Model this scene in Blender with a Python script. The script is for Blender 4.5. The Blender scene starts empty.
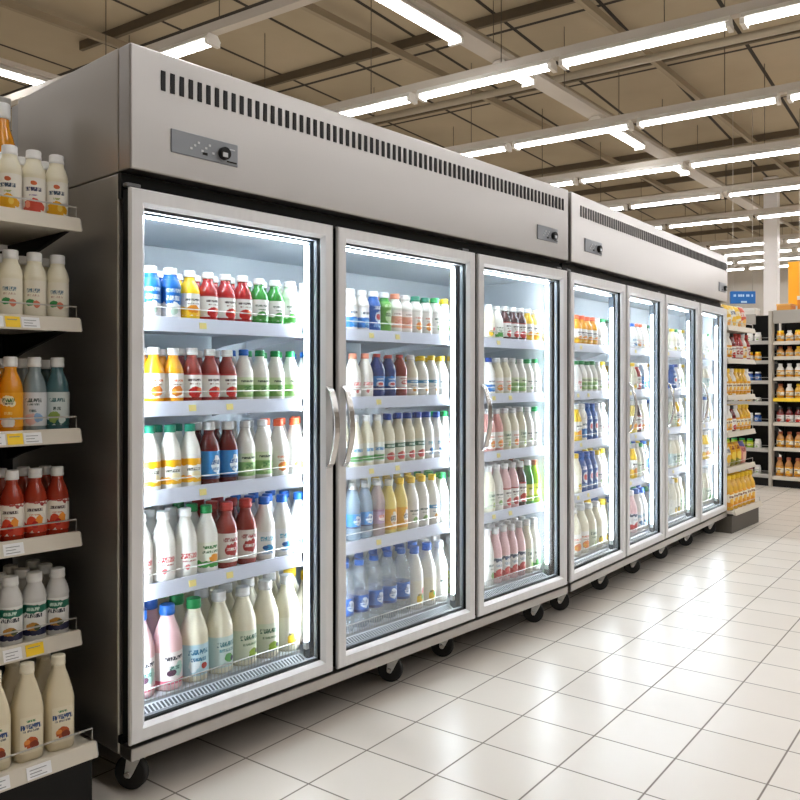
import bpy, bmesh, math, random
from mathutils import Vector, Matrix
R = random.Random(7)
C = bpy.context.scene.collection
SC = bpy.context.scene
PI = math.pi

# ------------------------------------------------------------------ camera, world, exposure
cd = bpy.data.cameras.new('camera'); cam = bpy.data.objects.new('camera', cd); C.objects.link(cam)
cam.location = (0, 0, 1.125)
cam.rotation_euler = (PI / 2, 0, math.radians(41.6 - 90))
cd.sensor_width = 36; cd.lens = 815 / 800 * 36; cd.shift_y = -22 / 800
cd.clip_start = 0.05; cd.clip_end = 120
SC.camera = cam
w = bpy.data.worlds.new('world'); SC.world = w; w.use_nodes = True
w.node_tree.nodes['Background'].inputs[0].default_value = (0.9, 0.93, 1, 1)
w.node_tree.nodes['Background'].inputs[1].default_value = 0.2
SC.view_settings.view_transform = 'Standard'; SC.view_settings.look = 'None'
SC.view_settings.gamma = 1; SC.view_settings.use_curve_mapping = False
SC.view_settings.exposure = 0.58
TUBE_POWER = 16.5      # ceiling tubes
LED_POWER = 44.0        # strips inside the refrigerators
SC.cycles.use_denoising = True
SC.cycles.max_bounces = 10; SC.cycles.transparent_max_bounces = 16
SC.cycles.diffuse_bounces = 5; SC.cycles.glossy_bounces = 4
SC.cycles.sample_clamp_indirect = 6.0
SC.cycles.caustics_reflective = False; SC.cycles.caustics_refractive = False

# ------------------------------------------------------------------ helpers: materials
def lin(c):
    return tuple(((v / 255) / 12.92 if v / 255 <= 0.04045 else ((v / 255 + 0.055) / 1.055) ** 2.4) for v in c)
def rgba(c): return (*lin(c), 1)
_m = {}
def mat(name, col, rough=0.5, metal=0.0, coat=0.0, spec=0.5, sss=0.0):
    if name in _m: return _m[name]
    m = bpy.data.materials.new(name); m.use_nodes = True
    b = m.node_tree.nodes['Principled BSDF']
    b.inputs['Base Color'].default_value = rgba(col)
    b.inputs['Roughness'].default_value = rough; b.inputs['Metallic'].default_value = metal
    b.inputs['Coat Weight'].default_value = coat; b.inputs['Specular IOR Level'].default_value = spec
    _m[name] = m
    return m
def emit(name, col, s):
    if name in _m: return _m[name]
    m = bpy.data.materials.new(name); m.use_nodes = True; nt = m.node_tree
    nt.nodes.remove(nt.nodes['Principled BSDF'])
    e = nt.nodes.new('ShaderNodeEmission'); e.inputs[0].default_value = rgba(col); e.inputs[1].default_value = s
    nt.links.new(e.outputs[0], nt.nodes['Material Output'].inputs[0]); _m[name] = m
    return m
class NB:                                     # small node builder
    def __init__(s, m): s.t = m.node_tree; s.L = s.t.links
    def n(s, kind, **kw):
        x = s.t.nodes.new(kind)
        for k, v in kw.items(): setattr(x, k, v)
        return x
    def put(s, sock, v):
        if hasattr(v, 'is_linked') or isinstance(v, bpy.types.NodeSocket): s.L.new(v, sock)
        else: sock.default_value = v
    def m(s, op, a, b=0.0, c=0.0):
        x = s.n('ShaderNodeMath', operation=op); s.put(x.inputs[0], a); s.put(x.inputs[1], b); s.put(x.inputs[2], c)
        return x.outputs[0]
    def mix(s, f, a, b):
        x = s.n('ShaderNodeMix', data_type='RGBA'); s.put(x.inputs[0], f); s.put(x.inputs[6], a); s.put(x.inputs[7], b)
        return x.outputs[2]
    def noise(s, vec, scale, detail=2.0):
        x = s.n('ShaderNodeTexNoise'); x.inputs['Scale'].default_value = scale; x.inputs['Detail'].default_value = detail
        if vec is not None: s.L.new(vec, x.inputs['Vector'])
        return x.outputs[0]
    def comb(s, a, b, c=0.0):
        x = s.n('ShaderNodeCombineXYZ'); s.put(x.inputs[0], a); s.put(x.inputs[1], b); s.put(x.inputs[2], c)
        return x.outputs[0]

def steel(name, col, rough, stretch, metal=1.0):
    if name in _m: return _m[name]
    m = mat(name, col, rough, metal); nb = NB(m); b = nb.t.nodes['Principled BSDF']
    tc = nb.n('ShaderNodeTexCoord'); mp = nb.n('ShaderNodeMapping'); mp.inputs['Scale'].default_value = stretch
    nb.L.new(tc.outputs['Object'], mp.inputs[0])
    nz = nb.noise(mp.outputs[0], 1.0, 0.0)     # broad, soft differences of the brushed finish
    nb.L.new(nb.mix(nz, rgba(tuple(v - 5 for v in col)), rgba(tuple(v + 5 for v in col))), b.inputs['Base Color'])
    return m
STEEL = steel('brushed_steel', (182, 178, 174), 0.34, (1.0, 1.0, 9))
STEEL_SIDE = steel('brushed_steel_side', (186, 181, 174), 0.30, (1.0, 1.0, 9), 0.82)
FRAME = steel('door_aluminium', (226, 226, 227), 0.38, (60, 60, 2), 0.25)
CHROME = mat('chrome', (205, 203, 200), 0.22, 1.0)
BLACK = mat('black_gasket', (10, 10, 10), 0.5, spec=0.2)
BLACKM = mat('black_metal', (13, 13, 13), 0.5, spec=0.3)
DARKIN = mat('dark_slot', (8, 8, 8), 0.7)
RUBBER = mat('rubber', (16, 15, 15), 0.55)
FORK = mat('caster_grey', (220, 220, 218), 0.4, 0.1)
INNER = mat('cooler_inner', (200, 208, 214), 0.45)
SHELFW = mat('shelf_white', (222, 226, 232), 0.4)
RACK = mat('rack_grey', (196, 202, 208), 0.35)
MULL = mat('mullion_grey', (84, 94, 104), 0.25)
PANELG = mat('panel_grey', (138, 142, 148), 0.4)
PANELL = mat('panel_light_mark', (205, 208, 212), 0.4)
CREAM = mat('gondola_cream', (214, 206, 190), 0.5)
CREAMD = mat('gondola_grey', (176, 172, 164), 0.5)
TAGW = mat('tag_white', (240, 240, 240), 0.5)
TAGY = mat('tag_yellow', (250, 208, 30), 0.5)
WIRE = mat('wire_chrome', (210, 208, 204), 0.3, 0.7)
LED = emit('led_light', (236, 246, 255), LED_POWER)
TUBE = emit('tube_light', (250, 250, 252), TUBE_POWER)

def glass_mat():
    m = bpy.data.materials.new('door_glass'); m.use_nodes = True; nb = NB(m); t = nb.t
    t.nodes.remove(t.nodes['Principled BSDF'])
    tr = nb.n('ShaderNodeBsdfTransparent'); tr.inputs[0].default_value = (0.975, 0.985, 0.985, 1)
    gl = nb.n('ShaderNodeBsdfGlossy'); gl.inputs['Roughness'].default_value = 0.015
    fr = nb.n('ShaderNodeFresnel'); fr.inputs[0].default_value = 1.4
    mx = nb.n('ShaderNodeMixShader')
    nb.L.new(nb.m('MULTIPLY', fr.outputs[0], 0.17), mx.inputs[0]); nb.L.new(tr.outputs[0], mx.inputs[1]); nb.L.new(gl.outputs[0], mx.inputs[2])
    nb.L.new(mx.outputs[0], t.nodes['Material Output'].inputs[0])
    return m
GLASS = glass_mat()
def clear_mat(name, col, rough=0.08, fac=0.5):
    if name in _m: return _m[name]
    m = mat(name, col, rough); nb = NB(m); t = nb.t; b = t.nodes['Principled BSDF']
    tr = nb.n('ShaderNodeBsdfTransparent'); tr.inputs[0].default_value = (0.9, 0.95, 0.97, 1)
    mx = nb.n('ShaderNodeMixShader'); mx.inputs[0].default_value = fac
    nb.L.new(tr.outputs[0], mx.inputs[1]); nb.L.new(b.outputs[0], mx.inputs[2]); nb.L.new(mx.outputs[0], t.nodes['Material Output'].inputs[0])
    return m

# ------------------------------------------------------------------ helpers: meshes
def box(bm, x0, x1, y0, y1, z0, z1):
    v = [bm.verts.new(p) for p in ((x0, y0, z0), (x1, y0, z0), (x1, y1, z0), (x0, y1, z0), (x0, y0, z1), (x1, y0, z1), (x1, y1, z1), (x0, y1, z1))]
    for f in ((3, 2, 1, 0), (4, 5, 6, 7), (0, 1, 5, 4), (1, 2, 6, 5), (2, 3, 7, 6), (3, 0, 4, 7)): bm.faces.new([v[i] for i in f])
    return bm
def prism(bm, pts, x0, x1):                   # polygon in (y, z), extruded along x
    a = [bm.verts.new((x0, y, z)) for y, z in pts]; b = [bm.verts.new((x1, y, z)) for y, z in pts]
    n = len(pts); bm.faces.new(a); bm.faces.new(b[::-1])
    for i in range(n): bm.faces.new((a[i], b[i], b[(i + 1) % n], a[(i + 1) % n]))
    return bm
def lathe(bm, prof, seg=24, sq=0.0, smooth=True):
    rings = []
    for r, z in prof:
        ring = []
        for i in range(seg):
            a = 2 * PI * i / seg; c, s = math.cos(a), math.sin(a)
            k = 1.0
            if sq: n = 2 + sq; k = 1 / (abs(c) ** n + abs(s) ** n) ** (1 / n)
            ring.append(bm.verts.new((r * k * c, r * k * s, z)))
        rings.append(ring)
    for a, b in zip(rings, rings[1:]):
        for i in range(seg):
            f = bm.faces.new((a[i], a[(i + 1) % seg], b[(i + 1) % seg], b[i])); f.smooth = smooth
    bm.faces.new(rings[0][::-1]); bm.faces.new(rings[-1])
    return bm
def tube(bm, pts, r, seg=8):
    pts = [Vector(p) for p in pts]; rings = []
    for i, p in enumerate(pts):
        d = (pts[min(i + 1, len(pts) - 1)] - pts[max(i - 1, 0)]).normalized()
        u = d.cross(Vector((0, 0, 1)))
        if u.length < 1e-3: u = d.cross(Vector((1, 0, 0)))
        u.normalize(); v = d.cross(u)
        rings.append([bm.verts.new(p + (u * math.cos(2 * PI * k / seg) + v * math.sin(2 * PI * k / seg)) * r) for k in range(seg)])
    for a, b in zip(rings, rings[1:]):
        for k in range(seg):
            f = bm.faces.new((a[k], a[(k + 1) % seg], b[(k + 1) % seg], b[k])); f.smooth = True
    bm.faces.new(rings[0][::-1]); bm.faces.new(rings[-1])
    return bm
def cyl(bm, p0, p1, r, seg=20): return tube(bm, [p0, p1], r, seg)
def bb(*args): return box(bmesh.new(), *args)
def mesh(name, bm, m):
    bmesh.ops.recalc_face_normals(bm, faces=bm.faces)
    me = bpy.data.meshes.new(name); bm.to_mesh(me); bm.free()
    for x in (m if isinstance(m, (list, tuple)) else [m]): me.materials.append(x)
    return me
def obj(name, bm, m, parent=None, bevel=0.0, seg=2):
    me = bm if isinstance(bm, bpy.types.Mesh) else mesh(name, bm, m)
    o = bpy.data.objects.new(name, me); C.objects.link(o)
    if parent is not None: o.parent = parent
    if bevel:
        b = o.modifiers.new('edge', 'BEVEL'); b.width = bevel; b.segments = seg; b.limit_method = 'ANGLE'; b.harden_normals = False
    return o
def tag(o, label=None, cat=None, group=None, kind=None):
    if label: o['label'] = label
    if cat: o['category'] = cat
    if group: o['group'] = group
    if kind: o['kind'] = kind
    return o
def thing(name, label, cat, loc=(0, 0, 0), rz=0.0, group=None):
    o = bpy.data.objects.new(name, None); C.objects.link(o); o.empty_display_size = 0.1
    o.location = loc; o.rotation_euler = (0, 0, rz)
    return tag(o, label, cat, group)
ORD = ['first', 'second', 'third', 'fourth', 'fifth', 'sixth', 'seventh', 'eighth', 'ninth', 'tenth', 'eleventh', 'twelfth', 'thirteenth', 'fourteenth', 'fifteenth']

# ------------------------------------------------------------------ setting
def floor_mat():
    m = mat('floor_tile', (226, 217, 206), 0.2, spec=0.4); nb = NB(m); b = nb.t.nodes['Principled BSDF']
    tc = nb.n('ShaderNodeTexCoord'); mp = nb.n('ShaderNodeMapping')
    mp.inputs['Rotation'].default_value = (0, 0, 0)
    nb.L.new(tc.outputs['Object'], mp.inputs[0])
    sp = nb.n('ShaderNodeSeparateXYZ'); nb.L.new(mp.outputs[0], sp.inputs[0])
    T = 0.254
    ux = nb.m('DIVIDE', sp.outputs[0], T); uy = nb.m('DIVIDE', sp.outputs[1], T)
    ex = nb.m('ABSOLUTE', nb.m('SUBTRACT', nb.m('FRACT', ux), 0.5)); ey = nb.m('ABSOLUTE', nb.m('SUBTRACT', nb.m('FRACT', uy), 0.5))
    d = nb.m('MAXIMUM', ex, ey)
    g = nb.n('ShaderNodeMapRange'); g.inputs[1].default_value = 0.486; g.inputs[2].default_value = 0.493; nb.L.new(d, g.inputs[0])
    wn = nb.n('ShaderNodeTexWhiteNoise', noise_dimensions='2D'); nb.L.new(nb.comb(nb.m('FLOOR', ux), nb.m('FLOOR', uy)), wn.inputs['Vector'])
    nz = nb.noise(tc.outputs['Object'], 5.0, 5.0)
    t1 = nb.mix(wn.outputs[0], rgba((218, 209, 197)), rgba((223, 215, 204)))
    t2 = nb.mix(nb.m('MULTIPLY', nz, 0.35), t1, rgba((208, 197, 184)))
    nb.L.new(nb.mix(g.outputs[0], t2, rgba((128, 118, 107))), b.inputs['Base Color'])
    nb.L.new(nb.m('ADD', nb.m('MULTIPLY', g.outputs[0], 0.4), nb.m('MULTIPLY_ADD', nz, 0.12, 0.25)), b.inputs['Roughness'])
    bp = nb.n('ShaderNodeBump'); bp.inputs['Strength'].default_value = 0.25; bp.inputs['Distance'].default_value = 0.002
    nb.L.new(nb.m('SUBTRACT', 1.0, g.outputs[0]), bp.inputs['Height']); nb.L.new(bp.outputs[0], b.inputs['Normal'])
    return m
HEAD = math.radians(41.6)
def cam2w(r, d):                               # camera-space (right, depth) -> world x, y
    c, s = math.cos(HEAD), math.sin(HEAD)
    return (d * c + r * s, d * s - r * c)
FA = HEAD - math.radians(37.0)
fx, fy = cam2w(0.0523, 2.665)
fl = obj('floor', bb(-40, 40, -40, 40, -0.05, 0), floor_mat()); fl.location = (fx, fy, 0); fl.rotation_euler = (0, 0, FA)
tag(fl, kind='structure')
ZC = 5.3
def ceiling_mat():
    m = mat('ceiling_deck', (134, 124, 106), 0.8); nb = NB(m); b = nb.t.nodes['Principled BSDF']
    tc = nb.n('ShaderNodeTexCoord'); sp = nb.n('ShaderNodeSeparateXYZ'); nb.L.new(tc.outputs['Object'], sp.inputs[0])
    fx_ = nb.m('ABSOLUTE', nb.m('SUBTRACT', nb.m('FRACT', nb.m('DIVIDE', sp.outputs[0], 2.2)), 0.5))
    fy_ = nb.m('ABSOLUTE', nb.m('SUBTRACT', nb.m('FRACT', nb.m('DIVIDE', sp.outputs[1], 1.1)), 0.5))
    g = nb.m('MAXIMUM', nb.m('GREATER_THAN', fx_, 0.486), nb.m('GREATER_THAN', fy_, 0.478))
    nz = nb.noise(tc.outputs['Object'], 0.9, 4.0)
    base = nb.mix(nz, rgba((158, 144, 118)), rgba((188, 174, 148)))
    nb.L.new(nb.mix(g, base, rgba((44, 38, 30))), b.inputs['Base Color'])
    return m
RA = HEAD - math.radians(34.5)                 # direction of the light rows' normal grid
ce = obj('ceiling', bb(-32, 40, -32, 32, 0, 0.1), ceiling_mat()); ce.location = (0, 0, ZC); ce.rotation_euler = (0, 0, RA)
tag(ce, kind='structure')
WALL = mat('wall_paint', (222, 216, 206), 0.7)
for nm, a in (('wall_left', (-9.2, -9, -12, 15, 0, ZC)), ('wall_right', (26, 26.2, -12, 15, 0, ZC)), ('wall_back', (-9, 26, 15, 15.2, 0, ZC)), ('wall_front', (-9, 26, -12.2, -12, 0, ZC))):
    tag(obj(nm, bb(*a), WALL), kind='structure')

tag(obj('wall_light_block', bb(0.0, 6.9, 2.76, 2.84, 0, 1.88), WALL), kind='structure')  # unseen partition, added to keep light from getting under the refrigerators
# white column far down the aisle
cx, cy = cam2w(0.4560 * 17, 17)
col = obj('column', bb(-0.135, 0.135, -0.135, 0.135, 0, ZC), mat('column_white', (236, 234, 232), 0.6), bevel=0.01)
col.location = (cx, cy, 0); col.rotation_euler = (0, 0, RA); tag(col, kind='structure')

# ------------------------------------------------------------------ ceiling: trunking rows, strip lights, beams, pipes
ANG = math.radians(34.5)
ndir = (math.sin(ANG), math.cos(ANG)); rdir = (math.cos(ANG), -math.sin(ANG))     # camera-space row normal and row direction
ZL = 4.1
TRUNK = mat('trunking_grey', (196, 188, 176), 0.5)
HOUSE = mat('light_housing', (226, 222, 214), 0.45)
BEAMM = mat('beam_paint', (156, 142, 118), 0.7)
BEAMD = mat('beam_dark', (96, 84, 66), 0.7)
PIPEM = mat('pipe_paint', (172, 160, 138), 0.6)
ROD = mat('rod_dark', (70, 62, 52), 0.6)
hous_me = mesh('housing', prism(bmesh.new(), [(-0.09, 0.0), (-0.05, 0.05), (0.05, 0.05), (0.09, 0.0), (0.085, -0.005), (-0.085, -0.005)], -0.755, 0.755), HOUSE)
def lamp_bm():
    b = bmesh.new()
    prism(b, [(-0.052, -0.006), (-0.04, -0.031), (-0.018, -0.039), (0.018, -0.039), (0.04, -0.031), (0.052, -0.006)], -0.725, 0.725)
    return b
lamp_me = mesh('lamp_tube', lamp_bm(), TUBE)
cap_me = mesh('end_cap', box(bmesh.new(), -0.02, 0.02, -0.075, 0.075, -0.05, 0.0), HOUSE)
def strip_light(x, y, z, rz, label, group):
    t = thing('strip_light', label, 'ceiling light', (x, y, z), rz, group)
    obj('housing', hous_me, None, t); obj('lamp_tube', lamp_me, None, t)
    for s in (-1, 1):
        e = obj('end_cap', cap_me, None, t); e.location = (s * 0.742, 0, 0)
    return t
ROW_RZ = HEAD - PI / 2 + 0.0                   # camera-space right axis in world
row_rz = math.atan2(*(lambda a, b: (b[1] - a[1], b[0] - a[0]))(cam2w(0, 0), cam2w(*rdir)))
LONG = [(0.78, 8.19), (-4.1, 8.9)]
def clear_of_long(r, d):                       # a rod must not pass through a lengthwise trunking
    l = (math.sin(math.radians(38.1)), math.cos(math.radians(38.1)))
    return all(abs((r - a) * l[1] - (d - b) * l[0]) > 0.2 for a, b in LONG)
for n in range(-2, 10):
    off = n if n <= 5 else (6.42, 7.05, 7.68, 8.31)[n - 6]   # the far rows hang closer together
    r0, d0 = 0.192 + 1.262 * off, 5.908 + 1.838 * off
    t0, t1 = (-6.5, 9.8) if n < 4 else (-3.2, 9.8)
    mid = (t0 + t1) / 2; x, y = cam2w(r0 + rdir[0] * mid, d0 + rdir[1] * mid); L = t1 - t0
    tr = thing('light_trunking', f'long grey lighting trunking carrying the {ORD[n + 2]} row of strip lights', 'trunking', (x, y, ZL), row_rz, 'suspended lighting trunking')
    obj('rail', bb(-L / 2, L / 2, -0.045, 0.045, 0.05, 0.13), TRUNK, tr)
    k = -L / 2 + 1.15
    while k < L / 2:
        if clear_of_long(r0 + rdir[0] * (mid + k), d0 + rdir[1] * (mid + k)):
            obj('suspension_rod', cyl(bmesh.new(), (k, 0, 0.13), (k, 0, ZC - ZL), 0.0045, 6), ROD, tr)
        k += 1.6
    q = 0
    for k in range(-4, 6):
        t = 0.05 + 0.8 + 1.6 * k
        if n == 0:
            t -= 0.0
            if k in (-3,): t = -2.98
            if k in (-4, -2, -1): continue
        if n >= 4 and k < -2: continue
        x, y = cam2w(r0 + rdir[0] * t, d0 + rdir[1] * t)
        strip_light(x, y, ZL, row_rz, f'lit white strip light, {ORD[q]} from the left in the {ORD[n + 2]} suspended row', 'lit strip lights in cross rows')
        q += 1
# lengthwise fixtures above the cross rows
ANG2 = math.radians(38.1)
ld = (math.sin(ANG2), math.cos(ANG2))
a0, a1 = cam2w(0, 0), cam2w(*ld); long_rz = math.atan2(a1[1] - a0[1], a1[0] - a0[0])
ZH = 4.4
def long_row(r0, d0, lights, t0, t1, label, short=()):
    mid = (t0 + t1) / 2; x, y = cam2w(r0 + ld[0] * mid, d0 + ld[1] * mid)
    tr = thing('light_trunking', label, 'trunking', (x, y, ZH), long_rz)
    obj('rail', bb(-(t1 - t0) / 2, (t1 - t0) / 2, -0.11, 0.11, 0.052, 0.10), TRUNK, tr)
    for i in range(int((t1 - t0) / 1.6)):
        k = -(t1 - t0) / 2 + 0.5 + 1.6 * i
        obj('suspension_rod', cyl(bmesh.new(), (k, 0, 0.10), (k, 0, ZC - ZH), 0.0045, 6), ROD, tr)
    for i, t in enumerate(lights):
        x, y = cam2w(r0 + ld[0] * t, d0 + ld[1] * t)
        o = strip_light(x, y, ZH, long_rz, f'lit strip light, {ORD[i]} along the ' + label.split(' carrying')[0], 'lit strip lights in lengthwise rows')
        if t in short: o.scale = (0.42, 1, 1)
long_row(0.78, 8.19, [-1.13, 0.72, 3.49, 5.78], -5, 12, 'wide pale lengthwise trunking above the cooler carrying few lights', (0.72, 5.78))
long_row(-4.1, 8.9, [-1.6, 0.0, 1.6, 3.2], -4, 8, 'lengthwise trunking behind the cooler top carrying lights')
# beams and pipes
def run(name, r0, d0, dirv, t0, t1, z0, z1, wd, m, label, cat, kind=None, round_=False):
    a = cam2w(r0 + dirv[0] * t0, d0 + dirv[1] * t0); b = cam2w(r0 + dirv[0] * t1, d0 + dirv[1] * t1)
    L = math.hypot(b[0] - a[0], b[1] - a[1])
    bm = bmesh.new()
    if round_: cyl(bm, (0, 0, z0), (L, 0, z0), wd, 12)
    else: box(bm, 0, L, -wd / 2, wd / 2, z0, z1)
    o = obj(name, bm, m); o.location = (a[0], a[1], 0); o.rotation_euler = (0, 0, math.atan2(b[1] - a[1], b[0] - a[0]))
    return tag(o, label, cat, None, kind)
for i in range(9):
    d = 4.9 + 2.23 * i
    r0, d0 = ndir[0] * (d + 1.2), ndir[1] * (d + 1.2)
    run('ceiling_beam', r0, d0, rdir, -9, 12, ZC - 0.11, ZC - 0.001, 0.05, BEAMD, None, None, 'structure')
for i, off in enumerate((-7.5, -5.0, -2.6, -0.2, 2.2, 4.6, 7.0, 9.4)):
    run('ceiling_beam', rdir[0] * off, rdir[1] * off + 2, ld, 0, 30, ZC - 0.2, ZC - 0.115, 0.06, BEAMM, None, None, 'structure')
for i, off in enumerate((-3.6, 0.9, 3.4, 5.9)):
    run('ceiling_pipe', rdir[0] * off, rdir[1] * off + 2, ld, 0, 30, ZC - 0.42, 0, 0.035, PIPEM, f'thin painted pipe running lengthwise under the ceiling, {ORD[i]} from the left', 'pipe', None, True)
for i, d in enumerate((9.3, 11.4, 13.7, 16.4, 19)):
    run('ceiling_pipe', ndir[0] * d, ndir[1] * d, rdir, -8, 9, ZC - 0.52, 0, 0.045, PIPEM, f'thicker painted pipe crossing above the light rows, {ORD[i]} from the camera', 'pipe', None, True)

# ------------------------------------------------------------------ bottles
def label_mat(key, base, bands=(), blobs=(), text=(), wob=0.0, rough=0.35):
    name = 'label_' + key
    if name in _m: return _m[name]
    m = mat(name, base, rough); nb = NB(m); b = nb.t.nodes['Principled BSDF']
    uv = nb.n('ShaderNodeUVMap'); sp = nb.n('ShaderNodeSeparateXYZ'); nb.L.new(uv.outputs[0], sp.inputs[0])
    u, v = sp.outputs[0], sp.outputs[1]
    nz = nb.noise(nb.comb(nb.m('MULTIPLY', u, 14.0), nb.m('MULTIPLY', v, 4.0)), 1.0, 2.0)
    nzc = nb.m('SUBTRACT', nz, 0.5)
    c = rgba(base)
    vv = nb.m('MULTIPLY_ADD', nzc, wob, v) if wob else v
    for v0, v1, colr in bands:
        f = nb.m('MULTIPLY', nb.m('GREATER_THAN', vv, v0), nb.m('LESS_THAN', vv, v1))
        c = nb.mix(f, c, rgba(colr))
    for u0, v0, ru, rv, colr in blobs:
        du = nb.m('DIVIDE', nb.m('SUBTRACT', u, u0), ru); dv = nb.m('DIVIDE', nb.m('SUBTRACT', v, v0), rv)
        d = nb.m('ADD', nb.m('MULTIPLY', du, du), nb.m('MULTIPLY', dv, dv))
        c = nb.mix(nb.m('LESS_THAN', nb.m('MULTIPLY_ADD', nzc, 2.4, d), 1.0), c, rgba(colr))
    for v0, h, hw, colr in text:
        st = nb.noise(nb.comb(nb.m('MULTIPLY', u, 125.0), nb.m('MULTIPLY', v, 10.0), v0 * 31), 1.0, 1.0)
        f = nb.m('MULTIPLY', nb.m('LESS_THAN', nb.m('ABSOLUTE', nb.m('SUBTRACT', v, v0)), h), nb.m('LESS_THAN', nb.m('ABSOLUTE', nb.m('SUBTRACT', u, 0.5)), hw))
        c = nb.mix(nb.m('MULTIPLY', f, nb.m('GREATER_THAN', st, 0.46)), c, rgba(colr))
    nb.L.new(c, b.inputs['Base Color'])
    return m
W_ = (244, 243, 238)
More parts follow.
